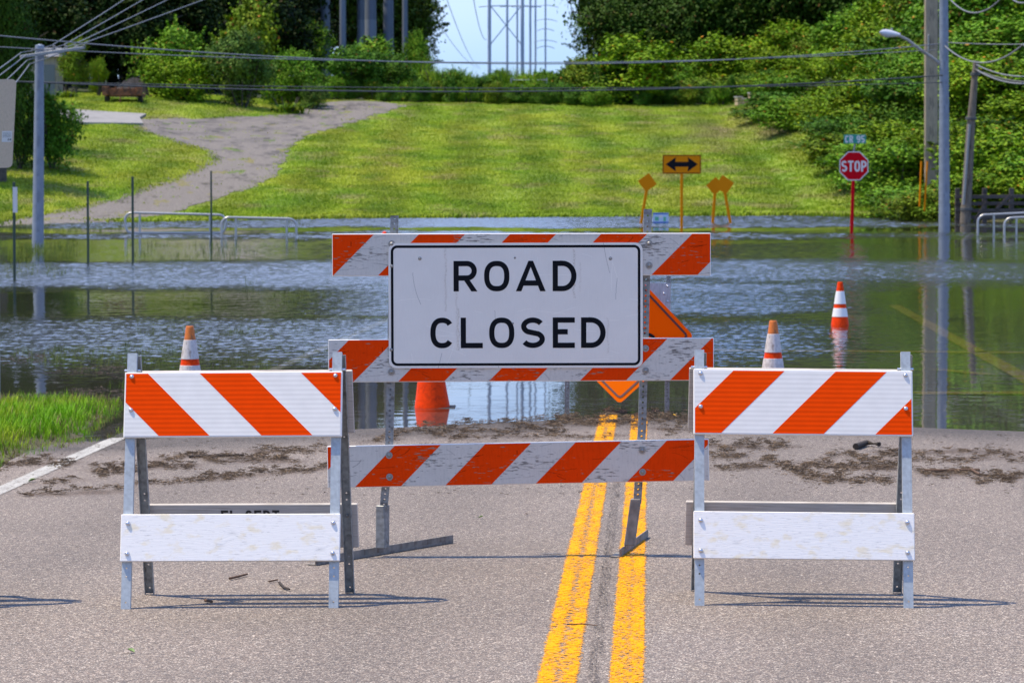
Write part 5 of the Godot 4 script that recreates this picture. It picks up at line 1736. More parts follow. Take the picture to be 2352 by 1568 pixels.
func plants() -> void:
	for i in 5: crowns["bush%d" % i] = crown_mesh(100 + i, [9, 13, 17, 11, 22][i], [12000, 15000, 18000, 13000, 20000][i], [0.046, 0.038, 0.033, 0.050, 0.030][i], 1.15, [0.9, 0.6, 0.5, 1.1, 0.7][i])
	for i in 3: crowns["fine%d" % i] = crown_mesh(130 + i, 18, 19000, 0.031, 1.15, 0.65)
	for i in 5: crowns["tree%d" % i] = crown_mesh(160 + i, 34, 36000, 0.025, 0.95, 0.5)
	crowns["fern"] = tussock_mesh(7, 130, 0.022, 0.62, 0.55)
	crowns["reed"] = tussock_mesh(8, 260, 0.010, 0.34, 0.12)
	# left side: [label, u, base v, depth (0: on the ground), width, height, material, crown, kind]
	var L := [
		["tall dark evergreen at the far left edge behind the tan sign back", 0, 372, 122, 130, 420, "leaf_dark", "tree0", 1],
		["dark green leafy bush at the foot of the left steel pole", 118, 372, 128, 100, 150, "leaf_mid", "bush0", 0],
		["dense dark bush at the left edge behind the steel pole", 45, 378, 127, 90, 210, "leaf_dark", "bush1", 0],
		["slender olive sapling before the shed roof", 172, 208, 172, 62, 112, "leaf_olive", "fine0", 2],
		["small yellow-green shrub at the right of the shed sapling", 226, 215, 174, 40, 75, "leaf_lime", "fine1", 0],
		["spiky yucca-like clump by the shed", 155, 234, 168, 66, 46, "leaf_lime", "fern", 3],
		["big bright green bush right of the trailer with reddish tips", 408, 262, 172, 165, 200, "leaf_bright", "bush2", 0],
		["yellowish bush in front, lower right of the trailer", 400, 266, 170, 150, 130, "leaf_lime", "fine2", 0],
		["grey-green rounded bush in the middle of the left group", 555, 268, 171, 145, 185, "leaf_grey", "fine1", 0],
		["olive yellow topped tree behind the grey-green bush", 575, 200, 186, 120, 175, "leaf_olive", "bush3", 0],
		["mid green bush right of the grey-green bush", 672, 250, 176, 120, 132, "leaf_bright", "fine0", 0],
		["fountain-like clump of strappy leaves at the gravel edge", 658, 266, 170, 100, 56, "leaf_bright", "fern", 3],
		["leafy bright bush below the thick steel pole", 715, 190, 214, 110, 130, "leaf_bright", "bush4", 0],
		["small ragged bush at the bend of the gravel drive", 722, 252, 174, 62, 56, "leaf_grey", "fine2", 0],
		["bright green bush behind the left group under the steel poles", 450, 150, 196, 120, 150, "leaf_bright", "bush0", 0],
		["dark bush under the slim steel poles", 800, 226, 188, 130, 112, "leaf_mid", "bush1", 0],
		["dark round bush below the right end of the left steel poles", 880, 222, 190, 120, 100, "leaf_mid", "bush2", 0],
		["leafy bush with upright tips beside the right slim steel pole", 855, 190, 196, 110, 88, "leaf_bright", "bush3", 0],
		["weedy tree-like bush at the left of the sky gap", 955, 210, 198, 70, 125, "leaf_bright", "bush4", 0],
	]
	for q in L:
		var D: float = q[3]
		var k := D / LENS
		var x := at(q[1], q[2], D).x
		var y := ground(x, D) if q[2] > 195 else at(q[1], q[2], D).y
		y = minf(y, at(q[1], q[2], D).y)
		var tall: float = at(q[1], float(q[2]) - float(q[5]), D).y - y
		plant(["bush", "evergreen_tree", "sapling", "strappy_plant"][q[8]], q[0], ["bush", "tree", "sapling", "plant"][q[8]], Vector3(x, y, -D), q[4] * k * 1.5, tall * 1.12, M[q[6]], q[7], "shrubs on the left of the hill", 0.16 if q[8] == 1 else 0.05 if q[8] == 2 else 0.0)
	# reeds and low growth in the middle of the crest
	var crest := [["reed", 1010, 100, 95], ["reed", 1060, 110, 80], ["reed", 960, 90, 110], ["reed", 1165, 80, 92], ["reed", 1120, 90, 72], ["reed", 1215, 90, 85], ["reed", 1260, 80, 78]]
	for i in crest.size():
		var q: Array = crest[i]
		var D := 190.0 + (i % 3) * 2.0
		var k := D / LENS
		var x := at(q[1], 200, D).x
		plant("reed_clump", "clump of tall green reeds at the crest, " + ["under the sky gap's left third", "under the sky gap's middle left", "left of the sky gap", "right of the nearest frame pole", "left of the nearest frame pole", "under the farther frame poles", "at the sky gap's right end"][i], "reeds", Vector3(x, ground(x, D), -D), q[2] * k * 1.6, q[3] * k * 1.15, M.leaf_lime if i % 3 == 1 else M.leaf_bright, q[0], "reeds at the crest under the sky gap")
	var nth := ["first", "second", "third", "fourth", "fifth", "sixth", "seventh", "eighth", "ninth", "tenth", "eleventh", "twelfth", "thirteenth", "fourteenth", "fifteenth", "sixteenth", "seventeenth", "eighteenth", "nineteenth", "twentieth", "twenty-first", "twenty-second", "twenty-third", "twenty-fourth", "twenty-fifth", "twenty-sixth", "twenty-seventh", "twenty-eighth", "twenty-ninth", "thirtieth"]
	for i in 29:
		var u := 740.0 + i * 36.5 + rng.randf_range(-8, 8)
		var D := rng.randf_range(184.5, 187.5)
		var k := D / LENS
		var x := at(u, 220, D).x
		var m: String = ["leaf_mid", "leaf_bright", "leaf_mid", "leaf_olive"][i % 4]
		plant("scrub_bush", "low scrubby bush, %s from the left in the dark hedge row along the crest" % nth[i], "bush", Vector3(x, ground(x, D) - 0.1, -D), rng.randf_range(62, 90) * k, rng.randf_range(40, 70) * k, M[m], "bush%d" % (i % 5), "low scrub along the crest")
	var belt := [[930, 190, 95, 88], [985, 192, 105, 74], [1040, 190, 100, 84], [1100, 191, 110, 66], [1150, 192, 95, 82], [1205, 190, 105, 76], [1262, 191, 110, 84], [1318, 190, 105, 92], [1010, 187, 80, 50], [1075, 187, 85, 52], [1180, 187, 80, 54], [1290, 187, 90, 58]]
	for i in belt.size():
		var q: Array = belt[i]
		var D: float = q[1]
		var k := D / LENS
		var x := at(q[0], 200, D).x
		plant("belt_bush", "light green feathery bush, %s of the crest belt under the sky gap" % nth[i], "bush", Vector3(x, ground(x, D) - 0.1, -D), q[2] * k * 1.25, q[3] * k, M[["leaf_bright", "leaf_lime", "leaf_bright", "leaf_mid"][i % 4]], "fine%d" % (i % 3), "light green bushes of the crest belt")
	var shade := [[-20.4, 122.0, 13.0, 6.5, "broad dark tree outside the left edge, nearer the water"], [-21.6, 129.0, 15.0, 7.0, "broad dark tree outside the left edge, farther up the lawn"], [-22.6, 136.0, 15.0, 7.0, "broad dark tree outside the left edge, beside the gravel"]]
	for q in shade:
		plant("dark_tree", q[4], "tree", Vector3(q[0], ground(q[0], q[1]), -q[1]), q[3], q[2], M.leaf_dark, "tree2", "shade trees outside the left edge", 0.25, 0.2)
	# the overgrown right bank, and the belt of vines under the trees right of the gap
	var species := [["leaf_lime", "yellow-green vine-covered shrub"], ["leaf_bright", "bright green leafy shrub"], ["leaf_mid", "mid green tangled shrub"], ["leaf_olive", "olive creeper-draped shrub"], ["leaf_bright", "bright green leafy shrub"], ["leaf_lime", "yellow-green vine-covered shrub"]]
	var spots := []
	var d := 112.5
	while d < 206.0:
		var x := maxf(12.4 + 0.5 * noise_a.get_noise_2d(d * 40.0, 5.0), 0.0) + rng.randf() * 1.5
		if d > 186.0: x = lerpf(9.0, 3.0, clampf((d - 186.0) / 12.0, 0.0, 1.0)) + rng.randf() * 2.0
		if d < 118.0: x += 0.6
		var stop_x := 0.152 * d + 1.5 if d > 114.5 else 990.0 / LENS * d
		while x < stop_x:
			var deep := smoothstep(112.0, 135.0, d)
			var edge := clampf((x - 12.0) / 4.0, 0.0, 1.0)
			var w := rng.randf_range(2.3, 3.9) * lerpf(0.75, 1.25, deep)
			spots.append([1176.0 + x / d * LENS, d + rng.randf_range(-1.6, 1.6), x, w, (1.15 + 1.8 * pow(rng.randf(), 1.6)) * lerpf(0.75, 1.35, maxf(edge * deep, smoothstep(180.0, 200.0, d) * 0.6)), rng.randi() % 6])
			x += w * rng.randf_range(0.68, 0.95)
		d += lerpf(3.4, 5.2, smoothstep(112.0, 150.0, d))
	# some taller mounds of creeper
	for q in [[1455.0, 187.0, 4.3, 4.0, 0], [1340.0, 189.0, 3.0, 2.7, 3], [1410.0, 188.0, 2.6, 3.1, 2], [2235.0, 150.0, 5.0, 5.2, 1], [2310.0, 152.0, 5.5, 6.8, 2], [2140.0, 165.0, 5.0, 4.8, 3], [2050.0, 178.0, 4.6, 3.6, 0], [1700.0, 202.0, 5.5, 3.6, 0], [1640.0, 204.0, 4.6, 2.9, 5], [2280.0, 119.0, 3.6, 2.6, 5], [2085.0, 141.0, 4.0, 2.4, 2], [2060.0, 134.0, 3.4, 1.9, 5], [2120.0, 150.0, 4.2, 2.8, 3], [2045.0, 146.0, 4.0, 2.2, 0], [2100.0, 160.0, 4.6, 2.6, 2], [2290.0, 116.0, 3.0, 1.7, 0], [2350.0, 117.0, 3.4, 1.9, 1]]:
		spots.append([q[0], q[1], at(q[0], 200, q[1]).x, q[2], q[3], q[4]])
	for u in [1693.0, 1716.0, 1738.0, 1760.0]: spots.append([u, 181.6, at(u, 230, 181.6).x, 0.75, 0.12, 1])
	spots.sort_custom(func(a, b): return a[0] < b[0])
	var seen := {}
	for q in spots:
		var z := ""
		var u: float = q[0]
		var D: float = q[1]
		if D < 121.0: z = "at the waterline left of the street light" if u < 2165.0 else "at the board fence"
		elif D < 134.0: z = "just behind the stop sign" if u < 2060.0 else "by the orange stakes" if u < 2165.0 else "behind the board fence"
		elif D < 152.0: z = "on the slope above the stop sign" if u < 2060.0 else "low behind the street light" if u < 2180.0 else "behind the leaning wooden pole"
		elif D < 172.0: z = "along the upper right side of the grass" if u < 1960.0 else "halfway up behind the timber pole" if u < 2170.0 else "halfway up at the right edge"
		elif D < 190.0: z = "on the crest before the right trees" if u < 1760.0 else "high on the bank below the lamp" if u < 2100.0 else "high up at the right edge"
		else: z = "under the trees right of the sky gap" if u < 1600.0 else "in the belt under the darkest trees" if u < 1950.0 else "topmost behind the street light"
		var n: int = seen.get(z, 0)
		seen[z] = n + 1
		var sp: Array = species[q[5]]
		plant("vine_shrub", "%s, %s from the left %s" % [sp[1], nth[n], z], "shrub", Vector3(q[2], ground(q[2], D) - 0.25, -D), q[3] * 1.5, q[4] * 0.92 + 0.25, M[sp[0]], ("bush%d" % [2, 4, 1][rng.randi() % 3]) if rng.randf() < 0.4 else ("fine%d" % (rng.randi() % 3)), "vine-covered shrubs on the right bank")
	# trees: dark wood on the left, big trees right of the gap
	var T := [["left", 0, 190, 16.0, 10.0, "at the left edge"], ["left", 95, 205, 17.0, 11.0, "straight behind the shed roof"], ["left", 190, 212, 17.0, 11.0, "behind the olive sapling"], ["left", 285, 206, 16.0, 10.0, "behind the rusty trailer"], ["left", 370, 216, 17.0, 11.0, "behind the big bright bush"], ["left", 470, 210, 16.5, 10.0, "left of the leftmost slim steel pole"], ["left", 560, 222, 17.0, 10.0, "behind the olive yellow topped tree"], ["left", 650, 232, 15.0, 10.0, "right of the leftmost slim steel pole"],
		["low", 30, 184, 7.5, 8.0, "left of the shed"], ["low", 140, 190, 8.0, 8.5, "just behind the shed"], ["low", 225, 192, 7.0, 8.0, "between shed and trailer"], ["low", 300, 190, 7.0, 7.5, "right behind the trailer's mound"], ["low", 380, 194, 8.0, 8.0, "behind the big bright bush"], ["low", 470, 198, 8.0, 8.5, "between the big bright bush and the grey-green bush"], ["low", 560, 202, 8.0, 8.5, "behind the grey-green bush"], ["low", 640, 228, 6.5, 8.5, "under the leftmost slim steel pole"], 
		["low", 255, 214, 7.5, 9.0, "deep in the wood behind the trailer"], ["low", 505, 224, 8.0, 9.5, "deep in the wood behind the grey-green bush"], ["low", 420, 226, 8.0, 9.5, "deep in the wood behind the big bright bush"], ["low", 110, 214, 8.0, 9.0, "deep in the wood behind the shed"],
		["gap", 725, 240, 12.5, 9.0, "behind the thick steel pole"], ["gap", 800, 244, 11.5, 9.0, "behind the third steel pole"], ["gap", 880, 246, 10.2, 8.0, "behind the thickest steel pole"], ["gap", 940, 250, 9.3, 4.2, "at the left rim of the sky gap"],
		["right", 1402, 240, 13.5, 4.8, "at the right rim of the sky gap"], ["right", 1450, 236, 17.0, 9.0, "over the tall creeper mound"], ["right", 1555, 226, 18.0, 10.0, "over the arrow sign"], ["right", 1660, 232, 18.0, 11.0, "right of the arrow sign's line"], ["right", 1760, 220, 18.0, 11.0, "over the pale boxes"], ["right", 1870, 226, 18.0, 11.0, "left of the street name plate's line"], ["right", 1980, 214, 18.0, 11.0, "over the stop sign"], ["right", 2090, 205, 18.0, 11.0, "over the lamp head"], ["right", 2200, 210, 18.0, 11.0, "right behind the street light"], ["right", 2310, 200, 18.0, 11.0, "over the wooden pole"], ["right", 2410, 190, 18.0, 11.0, "at the right edge"],
		["under", 1420, 214, 6.6, 7.0, "left of the arrow sign"], ["under", 1520, 214, 7.6, 8.0, "straight over the left diamond marker"], ["under", 1620, 212, 8.0, 8.0, "straight over the right diamond markers"], ["under", 1720, 214, 8.4, 8.0, "above the pale boxes"], ["under", 1820, 212, 8.8, 8.0, "between the pale boxes and the stop sign"], ["under", 1930, 210, 9.0, 8.0, "above the street name plate"], ["under", 2050, 204, 9.0, 8.0, "by the lamp head"]]
	for q in [[-190, 196, 15.0, 10.0, "first beyond the left edge"], [-420, 188, 16.0, 11.0, "second beyond the left edge"], [-640, 196, 15.0, 11.0, "third beyond the left edge"], [-880, 186, 16.0, 11.0, "fourth beyond the left edge"], [-1150, 196, 16.0, 12.0, "fifth beyond the left edge"]]: T.append(["left"] + q)
	for q in [[2640, 178, 16.0, 11.0, "first beyond the right edge"], [2900, 186, 17.0, 11.0, "second beyond the right edge"], [3200, 180, 17.0, 12.0, "third beyond the right edge"]]: T.append(["right"] + q)
	for i in T.size():
		var q: Array = T[i]
		var D: float = q[2]
		var x := at(q[1], 150, D).x
		var lab: String = {"left": "tall dark tree in the shaded wood ", "low": "low dark undergrowth tree ", "gap": "rounded brownish green tree ", "right": "big dark tree hung with creepers ", "under": "lower dark tree draped with vines "}[q[0]] + q[5]
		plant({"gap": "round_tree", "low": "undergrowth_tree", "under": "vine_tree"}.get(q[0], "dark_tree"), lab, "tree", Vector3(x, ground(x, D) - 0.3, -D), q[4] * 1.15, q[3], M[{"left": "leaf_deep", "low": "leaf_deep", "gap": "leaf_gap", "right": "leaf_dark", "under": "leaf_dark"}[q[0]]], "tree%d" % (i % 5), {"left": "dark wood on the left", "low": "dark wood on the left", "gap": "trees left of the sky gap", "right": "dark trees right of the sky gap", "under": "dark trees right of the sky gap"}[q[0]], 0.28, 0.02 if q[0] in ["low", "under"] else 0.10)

# ---------------------------------------------------------------- grass, debris
func scatter(called: String, label: String, mesh: Mesh, mat: Material, where: Array, tints: PackedColorArray) -> void:
	var mm := MultiMesh.new()
	mm.transform_format = MultiMesh.TRANSFORM_3D
	mm.use_colors = true
	mm.mesh = mesh
	mm.instance_count = where.size()
	for i in where.size():
		mm.set_instance_transform(i, where[i])
		mm.set_instance_color(i, tints[i])
	var o := MultiMeshInstance3D.new()
	o.name = numbered(called)
	o.multimesh = mm
	o.material_override = mat
	add_child(o, true)
	tag(o, label, "", "", "stuff")

func blade_tuft(sd: int, blades: int, tall: float, wide: float, spread: float) -> ArrayMesh:
	var r := RandomNumberGenerator.new()
	r.seed = sd
	var mb := MB.new()
	for i in blades:
		var a := r.randf() * TAU
		var dir := Vector3(cos(a), 0, sin(a))
		var root := Vector3(r.randfn(), 0, r.randfn()) * spread * 0.5
		var h := tall * r.randf_range(0.45, 1.0)
		var side := Vector3(cos(a + 1.5 + r.randfn() * 0.4), 0, sin(a + 1.5)) * wide * 0.5
		var lean := r.randf_range(0.1, 0.7)
		var t := r.randf_range(0.75, 1.25)
		mb.tint = Color(t, t, t)
		var m := root + Vector3.UP * h * 0.6 + dir * h * lean * 0.3
		var e := root + Vector3.UP * h + dir * h * lean
		mb.quad(root - side, root + side, m + side * 0.7, m - side * 0.7, dir + Vector3.UP)
		mb.tri(m - side * 0.7, m + side * 0.7, e, dir + Vector3.UP)
	return mb.mesh(Vector3.ZERO, true)

func in_poly(p: Vector2, poly: PackedVector2Array) -> bool:
	return Geometry2D.is_point_in_polygon(p, poly)

var drive_poly := PackedVector2Array()
var pad_poly := PackedVector2Array()

func overgrown(x: float, d: float) -> bool:
	return x > 12.9 and d > 112.0 or d > 187.0

func grass_tone(x: float, d: float) -> Color:
	var a := noise_a.get_noise_2d(x * 14.0, d * 5.0)
	var b := noise_b.get_noise_2d(x * 45.0, d * 16.0)
	var col := Color(0.225, 0.325, 0.022).lerp(Color(0.335, 0.375, 0.036), clampf(0.45 + a * 1.1, 0.0, 1.0))
	col = col.lerp(Color(0.125, 0.235, 0.012), clampf(b * 1.8, 0.0, 0.75))
	var swath := 1.0 + 0.17 * sin(x * 2.3 + 2.5 * a + d * 0.02) + 0.14 * noise_a.get_noise_2d(x * 120.0, d * 40.0) + 0.10 * noise_b.get_noise_2d(x * 3.0, d * 60.0)
	col = Color(col.r * swath, col.g * swath, col.b * swath)
	var dry := clampf((noise_b.get_noise_2d(x * 45.0 + 500.0, d * 22.0) + 0.35 * noise_a.get_noise_2d(x * 9.0, d * 5.0 + 300.0) - 0.32) * 4.5, 0.0, 0.42)
	dry = maxf(dry, clampf(0.75 * exp(-pow((d - 165.0 + 2.0 * a) / 7.0, 2.0)) * smoothstep(5.0, 10.0, x) * (0.6 + b), 0.0, 0.7))
	col = col.lerp(Color(0.34, 0.25, 0.15), dry)
	return col

func grass() -> void:
	var tuft := blade_tuft(3, 9, 0.062, 0.020, 0.28)
	var where := []
	var tints := PackedColorArray()
	# the mown hillside; denser near the shore
	var tries := 0
	while where.size() < 105000 and tries < 260000:
		tries += 1
		var d := 106.0 + pow(rng.randf(), 1.25) * 88.0
		var x := rng.randf_range(-0.155, 0.155) * d
		var e := d - shore(x)
		if e < -0.4 or overgrown(x, d): continue
		if in_poly(Vector2(x, d), pad_poly): continue
		if in_poly(Vector2(x, d), drive_poly) and rng.randf() < 0.985: continue
		var y := ground(x, d)
		var s := rng.randf_range(0.6, 1.25) * (1.0 + 1.1 * exp(-e * e / 2.0) + 0.5 * maxf(0.0, noise_b.get_noise_2d(x * 50.0, d * 30.0)))
		where.append(Transform3D(Basis(Vector3.UP, rng.randf() * TAU).scaled(Vector3(s * 1.3, s, s * 1.3)), Vector3(x, y - 0.01, -d)))
		var c := grass_tone(x, d)
		var t := rng.randf_range(0.9, 1.14)
		tints.append(Color(c.r * t, c.g * t, c.b * t))
	scatter("mown_grass", "bright green mown grass covering the far hillside", tuft, M.grass, where, tints)
	# near verge on the left
	var blade := blade_tuft(4, 10, 0.115, 0.0055, 0.08)
	where = []
	tints = PackedColorArray()
	tries = 0
	while where.size() < 14000 and tries < 90000:
		tries += 1
		var d := rng.randf_range(20.0, 33.5)
		var off := verge(d) + 0.06 - rng.randf() * 3.6 + 0.12 * noise_a.get_noise_2d(d * 60.0, 3.0)
		var x := road_middle(d) + off
		var y := ground(x, d)
		if y < -0.02: continue
		var fringe := smoothstep(0.0, 0.45, verge(d) - off + 0.12 * noise_b.get_noise_2d(d * 90.0, x * 90.0)) * smoothstep(-0.02, 0.03, y)
		if rng.randf() > 0.25 + fringe: continue
		var s := rng.randf_range(0.55, 1.25) * lerpf(0.45, 1.0, fringe)
		where.append(Transform3D(Basis(Vector3.UP, rng.randf() * TAU).scaled(Vector3(s, s * rng.randf_range(0.8, 1.3), s)), Vector3(x, y - 0.006, -d)))
		var g := noise_b.get_noise_2d(x * 120.0, d * 60.0)
		var c := Color(0.15, 0.36, 0.010).lerp(Color(0.30, 0.42, 0.02), clampf(0.5 + g * 1.5, 0.0, 1.0))
		if rng.randf() < 0.08 + 0.45 * (1.0 - fringe): c = Color(0.26, 0.20, 0.09) if rng.randf() < 0.6 else Color(0.10, 0.075, 0.04)
		tints.append(c)
	scatter("verge_grass", "lush bright green grass on the road verge at the left edge", blade, M.grass, where, tints)
	# blades standing up through the water
	where = []
	tints = PackedColorArray()
	for q in [[300.0, 620.0, 560.0, 600.0, 300], [0.0, 180.0, 555.0, 640.0, 420], [560.0, 760.0, 640.0, 800.0, 200], [280.0, 620.0, 760.0, 850.0, 420], [0.0, 290.0, 800.0, 890.0, 520], [60.0, 110.0, 560.0, 585.0, 120], [0.0, 300.0, 516.0, 532.0, 350], [250.0, 720.0, 500.0, 520.0, 350], [2100.0, 2352.0, 500.0, 514.0, 150]]:
		for i in q[4]:
			var p := on_water(rng.randf_range(q[0], q[1]), rng.randf_range(q[2], q[3]))
			if noise_b.get_noise_2d(p.x * 50.0, p.z * 12.0) < -0.05: continue
			var far := smoothstep(30.0, 100.0, -p.z)
			var s := rng.randf_range(0.25, 0.75) * lerpf(0.75, 1.6, far)
			where.append(Transform3D(Basis(Vector3.UP, rng.randf() * TAU).scaled(Vector3(s * 1.4, s, s * 1.4)), Vector3(p.x, -0.02, p.z)))
			tints.append(Color(0.07, 0.13, 0.02).lerp(Color(0.14, 0.17, 0.03), rng.randf()))
	scatter("flooded_grass", "thin grass blades poking up through the flood on the left", blade_tuft(5, 4, 0.22, 0.005, 0.16), M.grass, where, tints)

# wrack left by the water: [u0, v0, u1, v1, half width in v, pieces]
const WRACK := [[431, 1050, 654, 1050, 5, 520], [591, 1037, 752, 1034, 6, 420], [475, 1058, 683, 1058, 4, 260], [212, 1081, 318, 1077, 8, 520], [328, 1071, 438, 1071, 5, 330], [464, 1098, 547, 1095, 6, 200], [300, 1112, 560, 1096, 5, 260], [560, 1092, 760, 1074, 6, 420], [47, 1136, 285, 1124, 4, 260], [0, 1068, 165, 1060, 7, 520], [100, 1108, 165, 1104, 4, 90], [375, 1055, 470, 1046, 5, 200],
		[890, 1002, 1080, 988, 5, 520], [1000, 996, 1300, 986, 7, 620], [1257, 962, 1540, 955, 8, 1500], [1180, 978, 1480, 972, 7, 800], [960, 978, 1250, 966, 5, 420], [1480, 965, 1590, 962, 7, 420], [1000, 1004, 1400, 1000, 4, 300], [860, 1012, 900, 1006, 4, 120], [1520, 985, 1620, 990, 7, 260], [1650, 985, 2080, 988, 4, 240],
		[1626, 1030, 1815, 1024, 8, 600], [1630, 1050, 1720, 1046, 5, 220], [1640, 1075, 1760, 1070, 5, 260], [1752, 1062, 2088, 1078, 10, 1500], [1900, 1050, 2088, 1052, 6, 420], [1840, 1090, 1931, 1104, 9, 340], [1934, 1102, 2055, 1098, 6, 330], [2088, 1058, 2352, 1050, 8, 480], [2114, 1088, 2200, 1086, 5, 260], [2200, 1092, 2352, 1096, 9, 620], [2020, 1036, 2180, 1040, 4, 160], [2200, 1036, 2352, 1040, 4, 120]]

func bit_mesh(sd: int) -> ArrayMesh:
	var r := RandomNumberGenerator.new()
	r.seed = sd
	var mb := MB.new()
	for i in 7:
		var a := r.randf() * TAU
		var p := Vector3(r.randfn() * 0.018, r.randf() * 0.010, r.randfn() * 0.018)
		var l := r.randf_range(0.010, 0.042)
		var dir := Vector3(cos(a), r.randf_range(-0.25, 0.25), sin(a)).normalized()
		var t := r.randf_range(0.5, 1.5)
		mb.tint = Color(t, t * 0.97, t * 0.92)
		mb.box(p + Vector3.UP * 0.004, Vector3(l, 0.0026, r.randf_range(0.0025, 0.0055)), Basis(dir, Vector3.UP, dir.cross(Vector3.UP)).orthonormalized())
	return mb.mesh(Vector3.ZERO, true)

func debris() -> void:
	var where := []
	var tints := PackedColorArray()
	for q in WRACK:
		for i in int(q[5] * 1.5):
			var s := rng.randf()
			var bow := noise_a.get_noise_2d(q[0] * 3.0 + s * 320.0, q[1] * 2.0)
			var u: float = lerpf(q[0], q[2], s) + rng.randfn() * 6.0
			var v: float = lerpf(q[1], q[3], s) + q[4] * (rng.randfn() * 0.62 + bow * 2.8)
			if noise_b.get_noise_2d(u * 2.6, v * 16.0) < 0.0 and rng.randf() < 0.88: continue
			var p := on_ground(u, v)
			if p.y < -0.02: continue
			var sc := 0.22 + 0.65 * pow(rng.randf(), 2.0)
			var heap := maxf(0.0, noise_b.get_noise_2d(u * 2.6, v * 16.0)) * 0.030 * rng.randf()
			where.append(Transform3D(Basis(Vector3.UP, rng.randf() * TAU).scaled(Vector3(sc, sc * rng.randf_range(0.7, 1.6), sc)), p + Vector3(0, heap + 0.004, 0)))
			var t := rng.randf()
			tints.append(Color(0.10, 0.067, 0.040).lerp(Color(0.36, 0.25, 0.15), t * t))
	# loose crumbs everywhere round the wrack
	for i in 900:
		var p := on_ground(rng.randf_range(0, 2352), 1000.0 + pow(rng.randf(), 1.8) * 140.0)
		if p.y < 0.0: continue
		var sc := rng.randf_range(0.15, 0.5)
		where.append(Transform3D(Basis(Vector3.UP, rng.randf() * TAU).scaled(Vector3.ONE * sc), p + Vector3(0, 0.003, 0)))
		tints.append(Color(0.11, 0.075, 0.045))
	scatter("wrack_debris", "brown plant litter left in ragged lines across the road by the flood", bit_mesh(1), M.debris, where, tints)
	# litter floating by the verge
	where = []
	tints = PackedColorArray()
	for i in 1100:
		var p := on_water(rng.randf_range(-20, 300), 812.0 + rng.randf() * 105.0)
		if noise_b.get_noise_2d(p.x * 60.0, p.z * 30.0) < 0.02: continue
		where.append(Transform3D(Basis(Vector3.UP, rng.randf() * TAU).scaled(Vector3(1.3, 0.6, 1.3) * rng.randf_range(0.4, 1.3)), p + Vector3(0, -0.004, 0)))
		tints.append(Color(0.05, 0.04, 0.03).lerp(Color(0.14, 0.10, 0.07), rng.randf()))
	scatter("floating_litter", "dark plant litter floating in the water beside the left verge", bit_mesh(2), M.debris, where, tints)
	# single sticks and leaves
	var sticks := [["thick dark stick lying in the wrack behind the right barricade's panel", [[1966, 1033], [1992, 1024], [2020, 1028]], 0.022, "stick_dark"], ["long brown stick lying in the wrack right of the right barricade", [[2125, 1086], [2180, 1086], [2250, 1084]], 0.012, "stick"], ["short broken stick in the wrack near the right edge", [[2235, 1085], [2252, 1094]], 0.010, "stick"], ["thin twig on the asphalt under the left barricade", [[527, 1333], [548, 1328], [567, 1323]], 0.006, "stick"], ["tiny twig right of the longer twig under the left barricade", [[617, 1339], [637, 1335]], 0.004, "stick"], ["forked dark twig under the left barricade", [[641, 1342], [652, 1354], [664, 1358]], 0.006, "stick_dark"], ["small rusty stub by the left barricade's shadow", [[471, 1384], [486, 1387]], 0.007, "stick"], ["hair-thin curved twig between the yellow lines", [[1302, 1437], [1340, 1436], [1372, 1440]], 0.0025, "stick"], ["dark stick in the wrack behind the left barricade", [[434, 1053], [480, 1051], [560, 1049]], 0.010, "stick_dark"]]
	for q in sticks:
		var p := []
		for e in q[1]: p.append(on_ground(e[0], e[1]) + Vector3(0, q[2] * 0.9 + 0.004, 0))
		var mb := MB.new()
		var rr := []
		for i in p.size(): rr.append(q[2] * (1.0 - 0.35 * i / p.size()))
		mb.tube(p, rr, 7)
		whole("stick", mb, M[q[3]], q[0], "stick", p[0], "loose sticks and twigs on the road")
	var leaves := [["curled green leaf on the bare asphalt below the left barricade", 300, 1500, 0.034, "leaf_green"], ["small green leaf on the asphalt between the tall barricade's feet", 1104, 1191, 0.030, "leaf_green"], ["pale thin leaf right of the small green leaf", 1208, 1184, 0.026, "petal"], ["tiny dark leaf on the asphalt left of the lowest rail", 745, 1134, 0.018, "stick_dark"], ["yellow scrap of leaf in the wrack right of the centre lines", 1548, 958, 0.055, "leaf_yellow"], ["green leaf lying on the white edge line", 72, 1107, 0.05, "leaf_green"], ["pale petal in the wrack behind the left barricade", 602, 1049, 0.03, "petal"], ["yellow leaf at the water's edge on the right", 2085, 985, 0.045, "leaf_yellow"]]
	for q in leaves:
		var p := on_ground(q[1], q[2]) + Vector3(0, 0.006, 0)
		var mb := MB.new()
		var r: float = q[3]
		var a := Basis(Vector3.UP, q[1] * 0.7)
		for i in 6:
			var s0 := i / 6.0; var s1 := (i + 1) / 6.0
			var w0 := sin(PI * s0) * r * 0.42; var w1 := sin(PI * s1) * r * 0.42
			for e: float in [-1.0, 1.0]:
				mb.quad(p + a * Vector3(s0 * r - r * 0.5, 0.3 * r * s0 * s0, 0), p + a * Vector3(s1 * r - r * 0.5, 0.3 * r * s1 * s1, 0), p + a * Vector3(s1 * r - r * 0.5, 0.3 * r * s1 * s1 + w1 * 0.6, w1 * e), p + a * Vector3(s0 * r - r * 0.5, 0.3 * r * s0 * s0 + w0 * 0.6, w0 * e), Vector3.UP)
		whole("fallen_leaf", mb, M[q[4]], q[0], "leaf", p, "fallen leaves on the road")

# ---------------------------------------------------------------- land, road, water
func axis(stops: Array) -> PackedFloat32Array:
	# stops: [from, step], ..., [end, 0]
	var a := PackedFloat32Array()
	for i in stops.size() - 1:
		var x: float = stops[i][0]
		while x < stops[i + 1][0] - 1e-4:
			a.append(x); x += stops[i][1]
	a.append(stops[-1][0])
	return a

